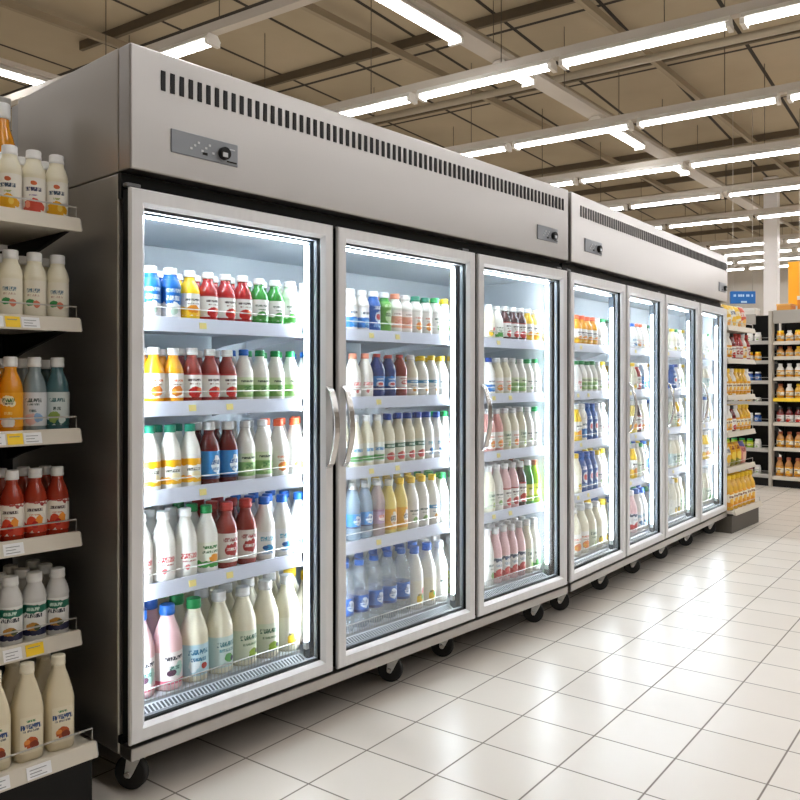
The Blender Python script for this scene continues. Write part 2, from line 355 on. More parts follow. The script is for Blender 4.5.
LM = {
 'yellow': label_mat('yellow', W_, [(0.0, 0.38, (248, 196, 40))], [(0.5, 0.3, 0.1, 0.18, (240, 150, 20))], [(0.72, 0.05, 0.13, (40, 50, 60)), (0.55, 0.03, 0.1, (120, 120, 120))], 0.25),
 'red': label_mat('red', W_, [(0.93, 1, (170, 40, 40))], [(0.5, 0.2, 0.12, 0.22, (200, 40, 35)), (0.58, 0.3, 0.05, 0.12, (232, 110, 60))], [(0.72, 0.05, 0.12, (60, 40, 40)), (0.56, 0.03, 0.09, (150, 110, 100))]),
 'green': label_mat('green', W_, [(0.0, 0.22, (86, 170, 80))], [(0.5, 0.25, 0.09, 0.17, (70, 150, 60))], [(0.7, 0.05, 0.12, (40, 80, 50)), (0.52, 0.03, 0.08, (110, 140, 110))], 0.2),
 'greenpanel': label_mat('greenpanel', (222, 236, 200), [(0.0, 0.62, (150, 196, 120))], [(0.5, 0.3, 0.09, 0.2, (196, 224, 160))], [(0.8, 0.05, 0.12, (40, 70, 50)), (0.45, 0.12, 0.06, (80, 140, 80))]),
 'plain': label_mat('plain', (246, 245, 240), [], [(0.5, 0.25, 0.06, 0.14, (150, 190, 120))], [(0.72, 0.045, 0.12, (70, 100, 90)), (0.55, 0.03, 0.08, (140, 150, 140))]),
 'orange': label_mat('orange', (248, 246, 240), [], [(0.5, 0.28, 0.1, 0.2, (238, 140, 60)), (0.45, 0.24, 0.04, 0.1, (245, 180, 60))], [(0.7, 0.05, 0.11, (220, 110, 60)), (0.54, 0.03, 0.08, (170, 150, 130))]),
 'yellowband': label_mat('yellowband', (244, 242, 234), [(0.0, 0.28, (246, 190, 40)), (0.72, 1, (248, 186, 30))], [(0.55, 0.3, 0.1, 0.16, (250, 240, 200)), (0.42, 0.2, 0.05, 0.1, (238, 160, 20))], [(0.55, 0.06, 0.11, (70, 80, 60))], 0.2),
 'blueband': label_mat('blueband', (62, 140, 205), [(0.0, 0.1, (30, 40, 90))], [(0.53, 0.5, 0.1, 0.3, (228, 238, 244))], [(0.6, 0.08, 0.08, (40, 90, 160)), (0.36, 0.05, 0.07, (90, 140, 190))]),
 'bluewater': label_mat('bluewater', (40, 104, 190), [(0.0, 0.14, (18, 60, 130))], [(0.53, 0.55, 0.09, 0.28, (214, 226, 240))], [(0.62, 0.08, 0.07, (40, 80, 150)), (0.45, 0.04, 0.06, (90, 130, 190))]),
 'redtext': label_mat('redtext', (247, 245, 240), [], [(0.47, 0.2, 0.035, 0.1, (224, 120, 120))], [(0.62, 0.1, 0.12, (205, 50, 60)), (0.42, 0.03, 0.1, (190, 120, 120))]),
 'greenorange': label_mat('greenorange', (238, 240, 222), [(0.0, 0.26, (70, 165, 70))], [(0.56, 0.36, 0.09, 0.16, (240, 160, 50)), (0.44, 0.5, 0.06, 0.1, (240, 245, 230))], [(0.8, 0.06, 0.11, (40, 120, 50)), (0.62, 0.05, 0.12, (60, 110, 60))], 0.3),
 'whitered': label_mat('whitered', (236, 226, 220), [], [(0.5, 0.45, 0.11, 0.22, (176, 52, 48))], [(0.78, 0.07, 0.12, (150, 40, 40)), (0.45, 0.05, 0.08, (240, 235, 230))]),
 'bluetext': label_mat('bluetext', (246, 247, 248), [], [(0.52, 0.28, 0.08, 0.16, (60, 150, 200)), (0.46, 0.34, 0.04, 0.08, (40, 90, 150))], [(0.7, 0.09, 0.11, (70, 160, 190)), (0.1, 0.04, 0.1, (90, 150, 200))]),
 'pinkbox': label_mat('pinkbox', (236, 228, 226), [(0.0, 0.12, (222, 120, 140))], [(0.54, 0.45, 0.08, 0.2, (180, 215, 205)), (0.46, 0.35, 0.05, 0.1, (90, 60, 80))], [(0.8, 0.06, 0.11, (60, 60, 70)), (0.5, 0.06, 0.06, (70, 120, 110))]),
 'bluebox': label_mat('bluebox', (190, 222, 232), [], [(0.44, 0.35, 0.06, 0.22, (236, 244, 246)), (0.57, 0.3, 0.04, 0.1, (190, 70, 60))], [(0.76, 0.08, 0.12, (40, 120, 160)), (0.52, 0.06, 0.09, (60, 130, 170))]),
 'tealbox': label_mat('tealbox', (206, 226, 222), [], [(0.52, 0.28, 0.06, 0.14, (90, 160, 90)), (0.58, 0.24, 0.03, 0.08, (60, 60, 90))], [(0.75, 0.08, 0.12, (40, 120, 130)), (0.55, 0.05, 0.1, (80, 140, 150))]),
 'greenbox': label_mat('greenbox', (222, 230, 206), [], [(0.54, 0.2, 0.08, 0.14, (150, 180, 60)), (0.6, 0.22, 0.03, 0.08, (70, 60, 90))], [(0.75, 0.08, 0.13, (40, 100, 70)), (0.52, 0.04, 0.1, (120, 150, 110))]),
 'fruit': label_mat('fruit', (248, 244, 226), [], [(0.47, 0.24, 0.07, 0.2, (246, 205, 50)), (0.55, 0.55, 0.04, 0.12, (214, 70, 90)), (0.53, 0.3, 0.03, 0.1, (90, 170, 80))], [(0.4, 0.04, 0.08, (120, 120, 90))]),
 'bluewrap': label_mat('bluewrap', (246, 247, 248), [(0.36, 1.01, (28, 112, 196))], [(0.5, 0.16, 0.06, 0.1, (190, 215, 200))], [(0.7, 0.05, 0.13, (220, 235, 245)), (0.5, 0.06, 0.12, (235, 245, 250))], 0.3),
 'bluefull': label_mat('bluefull', (34, 92, 172), [], [(0.5, 0.45, 0.09, 0.2, (210, 225, 235)), (0.5, 0.45, 0.06, 0.1, (200, 60, 70))], [(0.75, 0.06, 0.12, (220, 235, 245)), (0.15, 0.06, 0.12, (150, 190, 230))], 0.3),
 'bluehalf': label_mat('bluehalf', (245, 246, 246), [(0.0, 0.5, (40, 120, 200))], [(0.5, 0.25, 0.07, 0.14, (120, 180, 225))], [(0.72, 0.06, 0.11, (70, 90, 110))], 0.2),
 'greenfull': label_mat('greenfull', (112, 180, 80), [], [(0.5, 0.5, 0.09, 0.22, (210, 235, 190))], [(0.55, 0.06, 0.08, (50, 110, 50)), (0.85, 0.05, 0.1, (220, 240, 200))], 0.3),
 'peach': label_mat('peach', (248, 240, 234), [(0.12, 0.7, (240, 178, 150))], [(0.5, 0.42, 0.07, 0.2, (246, 214, 196))], [(0.45, 0.12, 0.08, (222, 120, 90)), (0.82, 0.04, 0.1, (150, 120, 110))]),
 'bluestripe': label_mat('bluestripe', (246, 246, 242), [(0.66, 0.84, (60, 150, 200))], [(0.5, 0.24, 0.05, 0.13, (240, 170, 60))], [(0.75, 0.04, 0.1, (240, 245, 250)), (0.5, 0.03, 0.09, (110, 140, 160))]),
 'greenblock': label_mat('greenblock', (236, 238, 224), [(0.62, 0.86, (44, 110, 84))], [(0.5, 0.18, 0.12, 0.2, (196, 66, 60)), (0.56, 0.28, 0.04, 0.1, (232, 140, 120))], [(0.74, 0.06, 0.1, (220, 236, 226))]),
 'bluegreen': label_mat('bluegreen', (240, 242, 234), [(0.1, 0.36, (90, 176, 90))], [(0.5, 0.24, 0.07, 0.1, (60, 140, 60))], [(0.66, 0.08, 0.13, (60, 150, 210))]),
 'cola': label_mat('cola', (50, 130, 205), [(0.0, 0.1, (20, 40, 110))], [(0.5, 0.3, 0.1, 0.24, (226, 226, 232)), (0.5, 0.3, 0.06, 0.12, (200, 60, 60))], [(0.75, 0.08, 0.1, (220, 235, 245))]),
 'purple': label_mat('purple', (178, 150, 176), [(0.85, 1, (150, 110, 140))], [(0.5, 0.4, 0.08, 0.24, (236, 222, 220))], [(0.5, 0.1, 0.07, (220, 120, 90))]),
 'amber': label_mat('amber', (240, 180, 50), [], [(0.52, 0.5, 0.09, 0.32, (244, 238, 220))], [(0.55, 0.12, 0.07, (60, 70, 60)), (0.3, 0.06, 0.05, (230, 150, 40))]),
 'navy': label_mat('navy', (236, 234, 232), [(0.8, 0.95, (44, 60, 92)), (0.0, 0.3, (196, 58, 54))], [(0.5, 0.3, 0.1, 0.16, (206, 60, 56)), (0.56, 0.3, 0.03, 0.08, (240, 190, 180))], [(0.62, 0.06, 0.1, (150, 170, 190))], 0.3),
 'lime': label_mat('lime', (228, 232, 90), [(0.0, 0.3, (150, 196, 50))], [(0.5, 0.5, 0.08, 0.2, (246, 246, 200))], [(0.75, 0.05, 0.1, (90, 130, 40))], 0.2),
 'almond': label_mat('almond', (232, 222, 196), [], [(0.5, 0.26, 0.07, 0.15, (190, 84, 30)), (0.53, 0.2, 0.05, 0.1, (130, 50, 24)), (0.46, 0.3, 0.03, 0.07, (226, 140, 60))], [(0.72, 0.07, 0.1, (40, 70, 120)), (0.6, 0.03, 0.08, (120, 120, 120)), (0.87, 0.03, 0.05, (80, 140, 90))]),
 'forest': label_mat('forest', (236, 236, 232), [(0.68, 0.92, (24, 104, 82)), (0.0, 0.2, (30, 34, 70))], [(0.5, 0.26, 0.1, 0.12, (196, 140, 60)), (0.56, 0.24, 0.05, 0.08, (70, 80, 40))], [(0.6, 0.06, 0.13, (40, 46, 60)), (0.8, 0.05, 0.09, (200, 225, 210))], 0.15),
 'tomato': label_mat('tomato', (238, 232, 220), [(0.0, 0.3, (206, 60, 32)), (0.93, 1.0, (170, 60, 50))], [(0.45, 0.34, 0.07, 0.2, (220, 70, 36)), (0.57, 0.4, 0.05, 0.16, (240, 150, 50)), (0.5, 0.25, 0.04, 0.12, (190, 30, 26))], [(0.74, 0.05, 0.11, (70, 50, 50)), (0.58, 0.02, 0.07, (210, 120, 70))], 0.4),
 'mango': label_mat('mango', (240, 166, 26), [], [(0.5, 0.74, 0.1, 0.16, (246, 238, 206)), (0.5, 0.12, 0.1, 0.14, (240, 240, 236))], [(0.78, 0.06, 0.08, (60, 110, 50)), (0.68, 0.03, 0.07, (70, 70, 50)), (0.4, 0.04, 0.05, (250, 220, 140))]),
 'misty': label_mat('misty', (214, 218, 222), [], [(0.47, 0.2, 0.09, 0.16, (226, 190, 186)), (0.57, 0.24, 0.06, 0.14, (140, 176, 214))], [(0.76, 0.06, 0.11, (70, 84, 84)), (0.64, 0.03, 0.08, (110, 124, 124)), (0.45, 0.04, 0.05, (90, 110, 110))]),
 'teal': label_mat('teal', (206, 216, 214), [(0.0, 0.18, (40, 96, 92))], [(0.45, 0.24, 0.08, 0.16, (150, 176, 90)), (0.57, 0.14, 0.05, 0.1, (220, 232, 226))], [(0.76, 0.06, 0.11, (50, 96, 100)), (0.5, 0.05, 0.05, (40, 70, 70))], 0.2),
 'leaf': label_mat('leaf', (238, 232, 214), [], [(0.45, 0.34, 0.06, 0.1, (60, 150, 80)), (0.55, 0.3, 0.05, 0.1, (220, 130, 100))], [(0.7, 0.06, 0.09, (70, 110, 130)), (0.56, 0.03, 0.08, (190, 160, 140))]),
 'berry': label_mat('berry', (242, 238, 228), [], [(0.5, 0.14, 0.16, 0.22, (216, 84, 66)), (0.42, 0.2, 0.04, 0.1, (240, 150, 120)), (0.5, 0.84, 0.04, 0.06, (214, 110, 60))], [(0.66, 0.06, 0.11, (60, 60, 90)), (0.48, 0.02, 0.06, (150, 130, 170))], 0.3),
 'citrus': label_mat('citrus', (242, 238, 226), [], [(0.5, 0.14, 0.16, 0.24, (238, 176, 30)), (0.55, 0.2, 0.04, 0.1, (250, 214, 90)), (0.5, 0.84, 0.04, 0.06, (200, 100, 60))], [(0.66, 0.06, 0.11, (50, 70, 90)), (0.48, 0.03, 0.05, (160, 170, 80))], 0.3),
 'honey': label_mat('honey', (246, 240, 220), [(0.0, 0.3, (232, 160, 30)), (0.82, 1, (232, 170, 40))], [(0.5, 0.4, 0.08, 0.2, (240, 190, 70))], [(0.66, 0.07, 0.1, (120, 60, 40))], 0.2),
}
BODY = {
 'milk': mat('body_milk', (244, 243, 236), 0.32), 'cream': mat('body_cream', (238, 232, 208), 0.32), 'ivory': mat('body_ivory', (226, 214, 184), 0.34),
 'pink': mat('body_pink', (236, 196, 198), 0.32), 'rose': mat('body_rose', (222, 160, 152), 0.3), 'red': mat('body_red', (176, 44, 44), 0.12, coat=0.5),
 'brick': mat('body_brick', (150, 56, 48), 0.12, coat=0.5), 'cherry': mat('body_cherry', (104, 34, 32), 0.1, coat=0.5), 'dark': mat('body_dark', (70, 30, 32), 0.1, coat=0.5),
 'orange': mat('body_orange', (246, 172, 34), 0.14, coat=0.4), 'amber': mat('body_amber', (230, 150, 24), 0.14, coat=0.4), 'yellow': mat('body_yellow', (250, 204, 44), 0.14, coat=0.4),
 'butter': mat('body_butter', (248, 226, 130), 0.2, coat=0.3), 'green': mat('body_green', (58, 150, 62), 0.14, coat=0.4), 'lime': mat('body_lime', (150, 190, 40), 0.14, coat=0.4),
 'blue': mat('body_blue', (30, 104, 190), 0.25), 'navy': mat('body_navy', (34, 60, 130), 0.15, coat=0.4), 'sky': clear_mat('body_sky', (206, 228, 246), 0.06, 0.34),
 'clear': clear_mat('body_clear', (240, 245, 250), 0.06, 0.26), 'blush': clear_mat('body_blush', (232, 208, 208), 0.06, 0.5),
 'slate': mat('body_slate', (132, 148, 152), 0.14, coat=0.4), 'teal': mat('body_teal', (70, 106, 112), 0.14, coat=0.4), 'tin': mat('body_tin', (216, 215, 212), 0.28),
 'tomato': mat('body_tomato', (160, 52, 30), 0.14, coat=0.4), 'gold': mat('body_gold', (232, 184, 70), 0.16, coat=0.4), 'tan': mat('body_tan', (196, 140, 80), 0.2, coat=0.3),
}
CAPC = {'white': (240, 240, 238), 'blue': (28, 100, 190), 'green': (28, 150, 78), 'darkgreen': (20, 130, 100), 'red': (196, 60, 52), 'orange': (236, 104, 62), 'yellow': (250, 210, 40),
        'brown': (160, 84, 50), 'peach': (236, 150, 120), 'cream': (238, 230, 206), 'black': (30, 28, 28), 'royal': (30, 70, 160)}
KINDS = {  # profile of (radius, height); cap (radius, z0, z1); label (z0, z1, half angle)
 'milk': ([(.030, 0), (.033, .003), (.034, .008), (.034, .104), (.0335, .112), (.031, .124), (.026, .141), (.020, .157), (.0165, .167), (.0155, .172), (.0155, .182)], (.0178, .176, .2), (.016, .092, 1.9)),
 'juice': ([(.028, 0), (.031, .003), (.032, .007), (.032, .092), (.0315, .099), (.029, .110), (.024, .122), (.019, .131), (.0165, .136), (.016, .150)], (.0188, .146, .168), (.016, .09, 3.1)),
 'yogurt': ([(.029, 0), (.032, .003), (.033, .007), (.033, .102), (.0345, .105), (.0335, .111), (.031, .121), (.026, .133), (.022, .139), (.021, .145), (.021, .152)], (.0225, .147, .17), (.014, .098, 2.2)),
 'water': ([(.026, 0), (.031, .004), (.034, .012), (.034, .052), (.0325, .056), (.0325, .12), (.034, .124), (.034, .15), (.032, .165), (.027, .187), (.019, .208), (.0145, .217), (.014, .222), (.014, .23)], (.0162, .224, .243), (.057, .119, 3.1)),
 'square': ([(.028, 0), (.0315, .004), (.033, .009), (.033, .112), (.032, .12), (.028, .137), (.021, .162), (.0155, .178), (.0145, .184), (.0145, .194)], (.017, .188, .21), (.02, .1, 0.66)),
 'jar': ([(.030, 0), (.034, .003), (.034, .07), (.031, .08), (.027, .084), (.027, .088)], (.0295, .086, .102), (.012, .066, 2.6)),
}
_bm_cache = {}
def radius_at(prof, z):
    for (r0, z0), (r1, z1) in zip(prof, prof[1:]):
        if z0 <= z <= z1 and z1 > z0: return r0 + (r1 - r0) * (z - z0) / (z1 - z0)
    return prof[-1][0]
def body_mesh(kind, body):
    k = ('b', kind, body)
    if k not in _bm_cache:
        _bm_cache[k] = mesh(kind + '_body', lathe(bmesh.new(), KINDS[kind][0], 24, 2.2 if kind == 'square' else 0), BODY[body])
    return _bm_cache[k]
def cap_mesh(kind, c):
    k = ('c', kind, c)
    if k not in _bm_cache:
        r, z0, z1 = KINDS[kind][1]; h = z1 - z0
        b = lathe(bmesh.new(), [(r * .96, z0), (r, z0 + h * .08), (r, z0 + h * .3), (r * .97, z0 + h * .33), (r * .97, z0 + h * .85), (r * .92, z0 + h * .97), (r * .85, z1)], 20)
        _bm_cache[k] = mesh('cap', b, mat('cap_' + c, CAPC[c], 0.38))
    return _bm_cache[k]
def label_mesh(kind, key, full=False):
    k = ('l', kind, key, full)
    if k not in _bm_cache:
        prof, cap, (z0, z1, ha) = KINDS[kind]
        if full: z0, z1 = 0.008, cap[1] - 0.016
        bm = bmesh.new(); uvl = bm.loops.layers.uv.new('UVMap'); rings = []
        zs = [z0] + sorted(z for _, z in prof if z0 + .001 < z < z1 - .001) + [z1]
        na = 20
        for z in zs:
            ring = []
            for i in range(na + 1):
                a = -ha + 2 * ha * i / na; r = radius_at(prof, z) + 0.0005
                if kind == 'square':
                    th = a - PI / 2; c, s = math.cos(th), math.sin(th); n = 4.2; r = r / (abs(c) ** n + abs(s) ** n) ** (1 / n)
                ring.append((bm.verts.new((r * math.sin(a), -r * math.cos(a), z)), 0.5 + a / (2 * PI), (z - z0) / (z1 - z0)))
            rings.append(ring)
        for a, b in zip(rings, rings[1:]):
            for i in range(na):
                q = (a[i], a[i + 1], b[i + 1], b[i]); f = bm.faces.new([x[0] for x in q]); f.smooth = True
                for lp, x in zip(f.loops, q): lp[uvl].uv = (x[1], x[2])
        me = bpy.data.meshes.new('label'); bm.to_mesh(me); bm.free(); me.materials.append(LM[key]); _bm_cache[k] = me
    return _bm_cache[k]
# design: (object name, kind, body, cap, label, wrapped to the neck, words)
D = {
 'YB': ('yogurt_bottle', 'yogurt', 'blue', 'white', 'bluewrap', True, 'blue-and-white wrapped yogurt bottle'),
 'JY': ('juice_bottle', 'juice', 'yellow', 'white', 'yellow', False, 'white-capped yellow juice bottle'),
 'JR': ('juice_bottle', 'juice', 'red', 'white', 'red', False, 'white-capped red juice bottle'),
 'JG': ('juice_bottle', 'juice', 'green', 'white', 'green', False, 'white-capped green juice bottle'),
 'YP': ('yogurt_bottle', 'yogurt', 'milk', 'white', 'green', False, 'white yogurt bottle with green-accented label'),
 'YO': ('yogurt_bottle', 'yogurt', 'milk', 'white', 'orange', False, 'white yogurt bottle with orange-accented label'),
 'JO': ('juice_bottle', 'juice', 'orange', 'white', 'orange', False, 'white-capped orange juice bottle'),
 'JB': ('juice_bottle', 'juice', 'brick', 'white', 'red', False, 'white-capped brick-red juice bottle'),
 'MB': ('milk_bottle', 'milk', 'milk', 'blue', 'greenpanel', False, 'blue-capped milk bottle with green label'),
 'MG': ('milk_bottle', 'milk', 'milk', 'green', 'greenpanel', False, 'green-capped milk bottle with green label'),
 'MBO': ('milk_bottle', 'milk', 'milk', 'blue', 'orange', False, 'blue-capped milk bottle with orange label'),
 'MY': ('milk_bottle', 'milk', 'milk', 'darkgreen', 'yellowband', False, 'green-capped milk bottle with yellow label'),
 'JD': ('juice_bottle', 'juice', 'cherry', 'white', 'blueband', False, 'dark red juice bottle with blue label'),
 'MW': ('milk_bottle', 'milk', 'milk', 'white', 'greenpanel', False, 'white-capped milk bottle with green label'),
 'MO': ('milk_bottle', 'milk', 'milk', 'orange', 'orange', False, 'orange-capped milk bottle with orange label'),
 'MR': ('milk_bottle', 'milk', 'milk', 'white', 'redtext', False, 'white-capped milk bottle with red lettering'),
 'MGO': ('milk_bottle', 'milk', 'milk', 'green', 'greenorange', False, 'green-capped milk bottle with green-orange label'),
 'JW': ('juice_bottle', 'juice', 'brick', 'red', 'whitered', False, 'red-capped red juice bottle'),
 'MBT': ('milk_bottle', 'milk', 'milk', 'blue', 'bluetext', False, 'blue-capped milk bottle with blue lettering'),
 'PB': ('smoothie_bottle', 'milk', 'pink', 'blue', 'pinkbox', False, 'blue-capped pink drink bottle'),
 'CG': ('milk_bottle', 'milk', 'cream', 'green', 'bluebox', False, 'green-capped cream bottle with blue label'),
 'CT': ('milk_bottle', 'milk', 'cream', 'white', 'tealbox', False, 'white-capped cream bottle with teal label'),
 'CGR': ('milk_bottle', 'milk', 'cream', 'white', 'greenbox', False, 'white-capped cream bottle with green label'),
 'CF': ('milk_bottle', 'milk', 'cream', 'white', 'fruit', False, 'white-capped cream bottle with fruit label'),
 'CY': ('milk_bottle', 'milk', 'cream', 'yellow', 'fruit', False, 'yellow-capped cream bottle with fruit label'),
 'YBH': ('yogurt_bottle', 'yogurt', 'milk', 'white', 'bluehalf', False, 'white yogurt bottle with half-blue label'),
 'YBF': ('yogurt_bottle', 'yogurt', 'blue', 'white', 'bluefull', True, 'blue wrapped yogurt bottle'),
 'YGF': ('yogurt_bottle', 'yogurt', 'green', 'white', 'greenfull', True, 'green wrapped yogurt bottle'),
 'YPE': ('yogurt_bottle', 'yogurt', 'milk', 'peach', 'peach', False, 'peach-labelled yogurt bottle'),
 'YPW': ('yogurt_bottle', 'yogurt', 'milk', 'white', 'peach', False, 'white-capped yogurt bottle with peach label'),
 'YGC': ('yogurt_bottle', 'yogurt', 'milk', 'darkgreen', 'orange', False, 'dark-green-capped yogurt bottle'),
 'YGC2': ('yogurt_bottle', 'yogurt', 'milk', 'green', 'plain', False, 'green-capped yogurt bottle with plain label'),
 'YYC': ('yogurt_bottle', 'yogurt', 'milk', 'yellow', 'plain', False, 'yellow-capped yogurt bottle with plain label'),
 'MPE': ('milk_bottle', 'milk', 'milk', 'peach', 'redtext', False, 'peach-capped milk bottle with red lettering'),
 'CO': ('soda_bottle', 'water', 'navy', 'red', 'cola', False, 'red-capped dark soda bottle'),
 'COR': ('soda_bottle', 'water', 'brick', 'red', 'whitered', False, 'red-capped red soda bottle'),
 'CBS': ('milk_bottle', 'milk', 'cream', 'white', 'bluestripe', False, 'white-capped cream bottle with blue stripe'),
 'MYB': ('milk_bottle', 'milk', 'milk', 'yellow', 'bluestripe', False, 'yellow-capped milk bottle with blue stripe'),
 'MYP': ('milk_bottle', 'milk', 'milk', 'yellow', 'plain', False, 'yellow-capped milk bottle with plain label'),
 'MWB': ('milk_bottle', 'milk', 'cream', 'white', 'bluegreen', False, 'white-capped cream bottle with blue-green label'),
 'MRB': ('milk_bottle', 'milk', 'cream', 'royal', 'greenblock', False, 'blue-capped cream bottle with red fruit label'),
 'MBB': ('milk_bottle', 'milk', 'milk', 'royal', 'bluetext', False, 'blue-capped milk bottle with pale label'),
 'MGP': ('milk_bottle', 'milk', 'milk', 'green', 'redtext', False, 'green-capped milk bottle with red lettering'),
 'WB': ('water_bottle', 'water', 'sky', 'white', 'blueband', False, 'clear water bottle with blue label'),
 'WP': ('water_bottle', 'water', 'blush', 'white', 'purple', False, 'clear pinkish drink bottle with purple label'),
 'MAM': ('smoothie_bottle', 'milk', 'butter', 'cream', 'amber', False, 'cream-capped amber smoothie bottle'),
 'MAY': ('smoothie_bottle', 'milk', 'butter', 'yellow', 'amber', False, 'yellow-capped amber smoothie bottle'),
 'MGW': ('milk_bottle', 'milk', 'milk', 'green', 'plain', False, 'green-capped milk bottle with plain label'),
 'WBB': ('water_bottle', 'water', 'clear', 'blue', 'bluewater', False, 'blue-capped clear water bottle'),
 'MBF': ('milk_bottle', 'milk', 'milk', 'blue', 'fruit', False, 'blue-capped milk bottle with fruit label'),
 'MWP': ('milk_bottle', 'milk', 'milk', 'white', 'plain', False, 'white-capped milk bottle with plain label'),
 'MWG': ('milk_bottle', 'milk', 'milk', 'white', 'lime', False, 'white-capped milk bottle with lime label'),
 'CWO': ('milk_bottle', 'milk', 'cream', 'white', 'orange', False, 'white-capped cream bottle with orange label'),
 'JK': ('juice_bottle', 'juice', 'dark', 'white', 'red', False, 'white-capped dark purple juice bottle'),
 'JBU': ('juice_bottle', 'juice', 'butter', 'white', 'yellow', False, 'white-capped pale yellow juice bottle'),
 'SRO': ('smoothie_bottle', 'milk', 'rose', 'white', 'orange', False, 'white-capped rosy smoothie bottle'),
 'SPK': ('smoothie_bottle', 'milk', 'pink', 'white', 'red', False, 'white-capped pink smoothie bottle'),
 'SGR': ('smoothie_bottle', 'milk', 'green', 'white', 'lime', False, 'white-capped green smoothie bottle'),
 'SLI': ('smoothie_bottle', 'milk', 'lime', 'brown', 'lime', False, 'brown-capped lime green smoothie bottle'),
 'SNA': ('smoothie_bottle', 'milk', 'pink', 'white', 'navy', False, 'white-capped pink bottle with strawberry label'),
 'BJB': ('juice_bottle', 'milk', 'blue', 'blue', 'bluefull', True, 'solid blue drink bottle'),
 'BCA': ('milk_bottle', 'milk', 'milk', 'royal', 'bluehalf', False, 'royal-blue-capped milk bottle'),
 'JOR': ('juice_bottle', 'juice', 'orange', 'orange', 'yellow', False, 'red-orange-capped orange juice bottle'),
 'GS': ('milk_bottle', 'milk', 'milk', 'white', 'green', False, 'white-capped milk bottle with leafy label'),
 'L1A': ('yogurt_bottle', 'yogurt', 'cream', 'white', 'citrus', False, 'white bottle with yellow fruit label'),
 'L1B': ('yogurt_bottle', 'yogurt', 'cream', 'white', 'berry', False, 'white bottle with red fruit label'),
 'L2': ('yogurt_bottle', 'yogurt', 'cream', 'white', 'leaf', False, 'cream bottle with green leaf label'),
 'L3A': ('juice_bottle', 'juice', 'amber', 'white', 'mango', False, 'amber juice bottle'),
 'L3B': ('juice_bottle', 'juice', 'slate', 'white', 'misty', False, 'grey drink bottle with pale label'),
 'L3C': ('juice_bottle', 'juice', 'teal', 'white', 'teal', False, 'teal drink bottle with pale label'),
 'L4': ('sauce_bottle', 'juice', 'tomato', 'white', 'tomato', False, 'tomato-red bottle with white label'),
 'L5': ('yogurt_bottle', 'yogurt', 'tin', 'white', 'forest', False, 'silver bottle with green and navy label'),
 'L6': ('almond_drink_bottle', 'square', 'ivory', 'cream', 'almond', False, 'square ivory bottle with almond label'),
 'LT': ('juice_bottle', 'juice', 'amber', 'white', 'honey', False, 'orange bottle with white bands'),
 'RH': ('juice_bottle', 'juice', 'gold', 'yellow', 'honey', False, 'golden bottle with pale label'),
 'RW': ('sauce_bottle', 'juice', 'milk', 'white', 'honey', False, 'white bottle with yellow label'),
 'RR': ('sauce_bottle', 'juice', 'red', 'red', 'whitered', False, 'red bottle with pale label'),
 'RT': ('sauce_bottle', 'juice', 'tan', 'brown', 'honey', False, 'tan bottle with pale label'),
 'RK': ('sauce_bottle', 'juice', 'cherry', 'black', 'red', False, 'dark red bottle with pale label'),
 'RJ': ('jar', 'jar', 'milk', 'white', 'plain', False, 'small white jar'),
 'RG': ('jar', 'jar', 'lime', 'green', 'lime', False, 'small green jar'),
 'RB': ('jar', 'jar', 'navy', 'white', 'bluefull', False, 'small blue-labelled jar'),
 'RO': ('jar', 'jar', 'orange', 'yellow', 'honey', False, 'small yellow jar'),
}
def place(M, lx, ly, lz, key, rscale, hscale, label, group, spin=None):
    nm, kind, body, cap, lab, full, words = D[key]
    o = bpy.data.objects.new(nm, body_mesh(kind, body)); C.objects.link(o)
    p = M @ Vector((lx, ly, lz)); o.location = p
    rz = math.atan2(M[1][0], M[0][0]) + (R.uniform(-0.3, 0.1) if spin is None else spin)
    o.rotation_euler = (0, 0, rz); o.scale = (rscale, rscale, hscale)
    tag(o, label, 'jar' if kind == 'jar' else 'bottle', group)
    for n2, me in (('cap', cap_mesh(kind, cap)), ('label', label_mesh(kind, lab, full))):
        c = bpy.data.objects.new(n2, me); C.objects.link(c); c.parent = o
    return o
def kind_h(key): return KINDS[D[key][1]][1][2]
def kind_r(key): return max(r for r, _ in KINDS[D[key][1]][0])

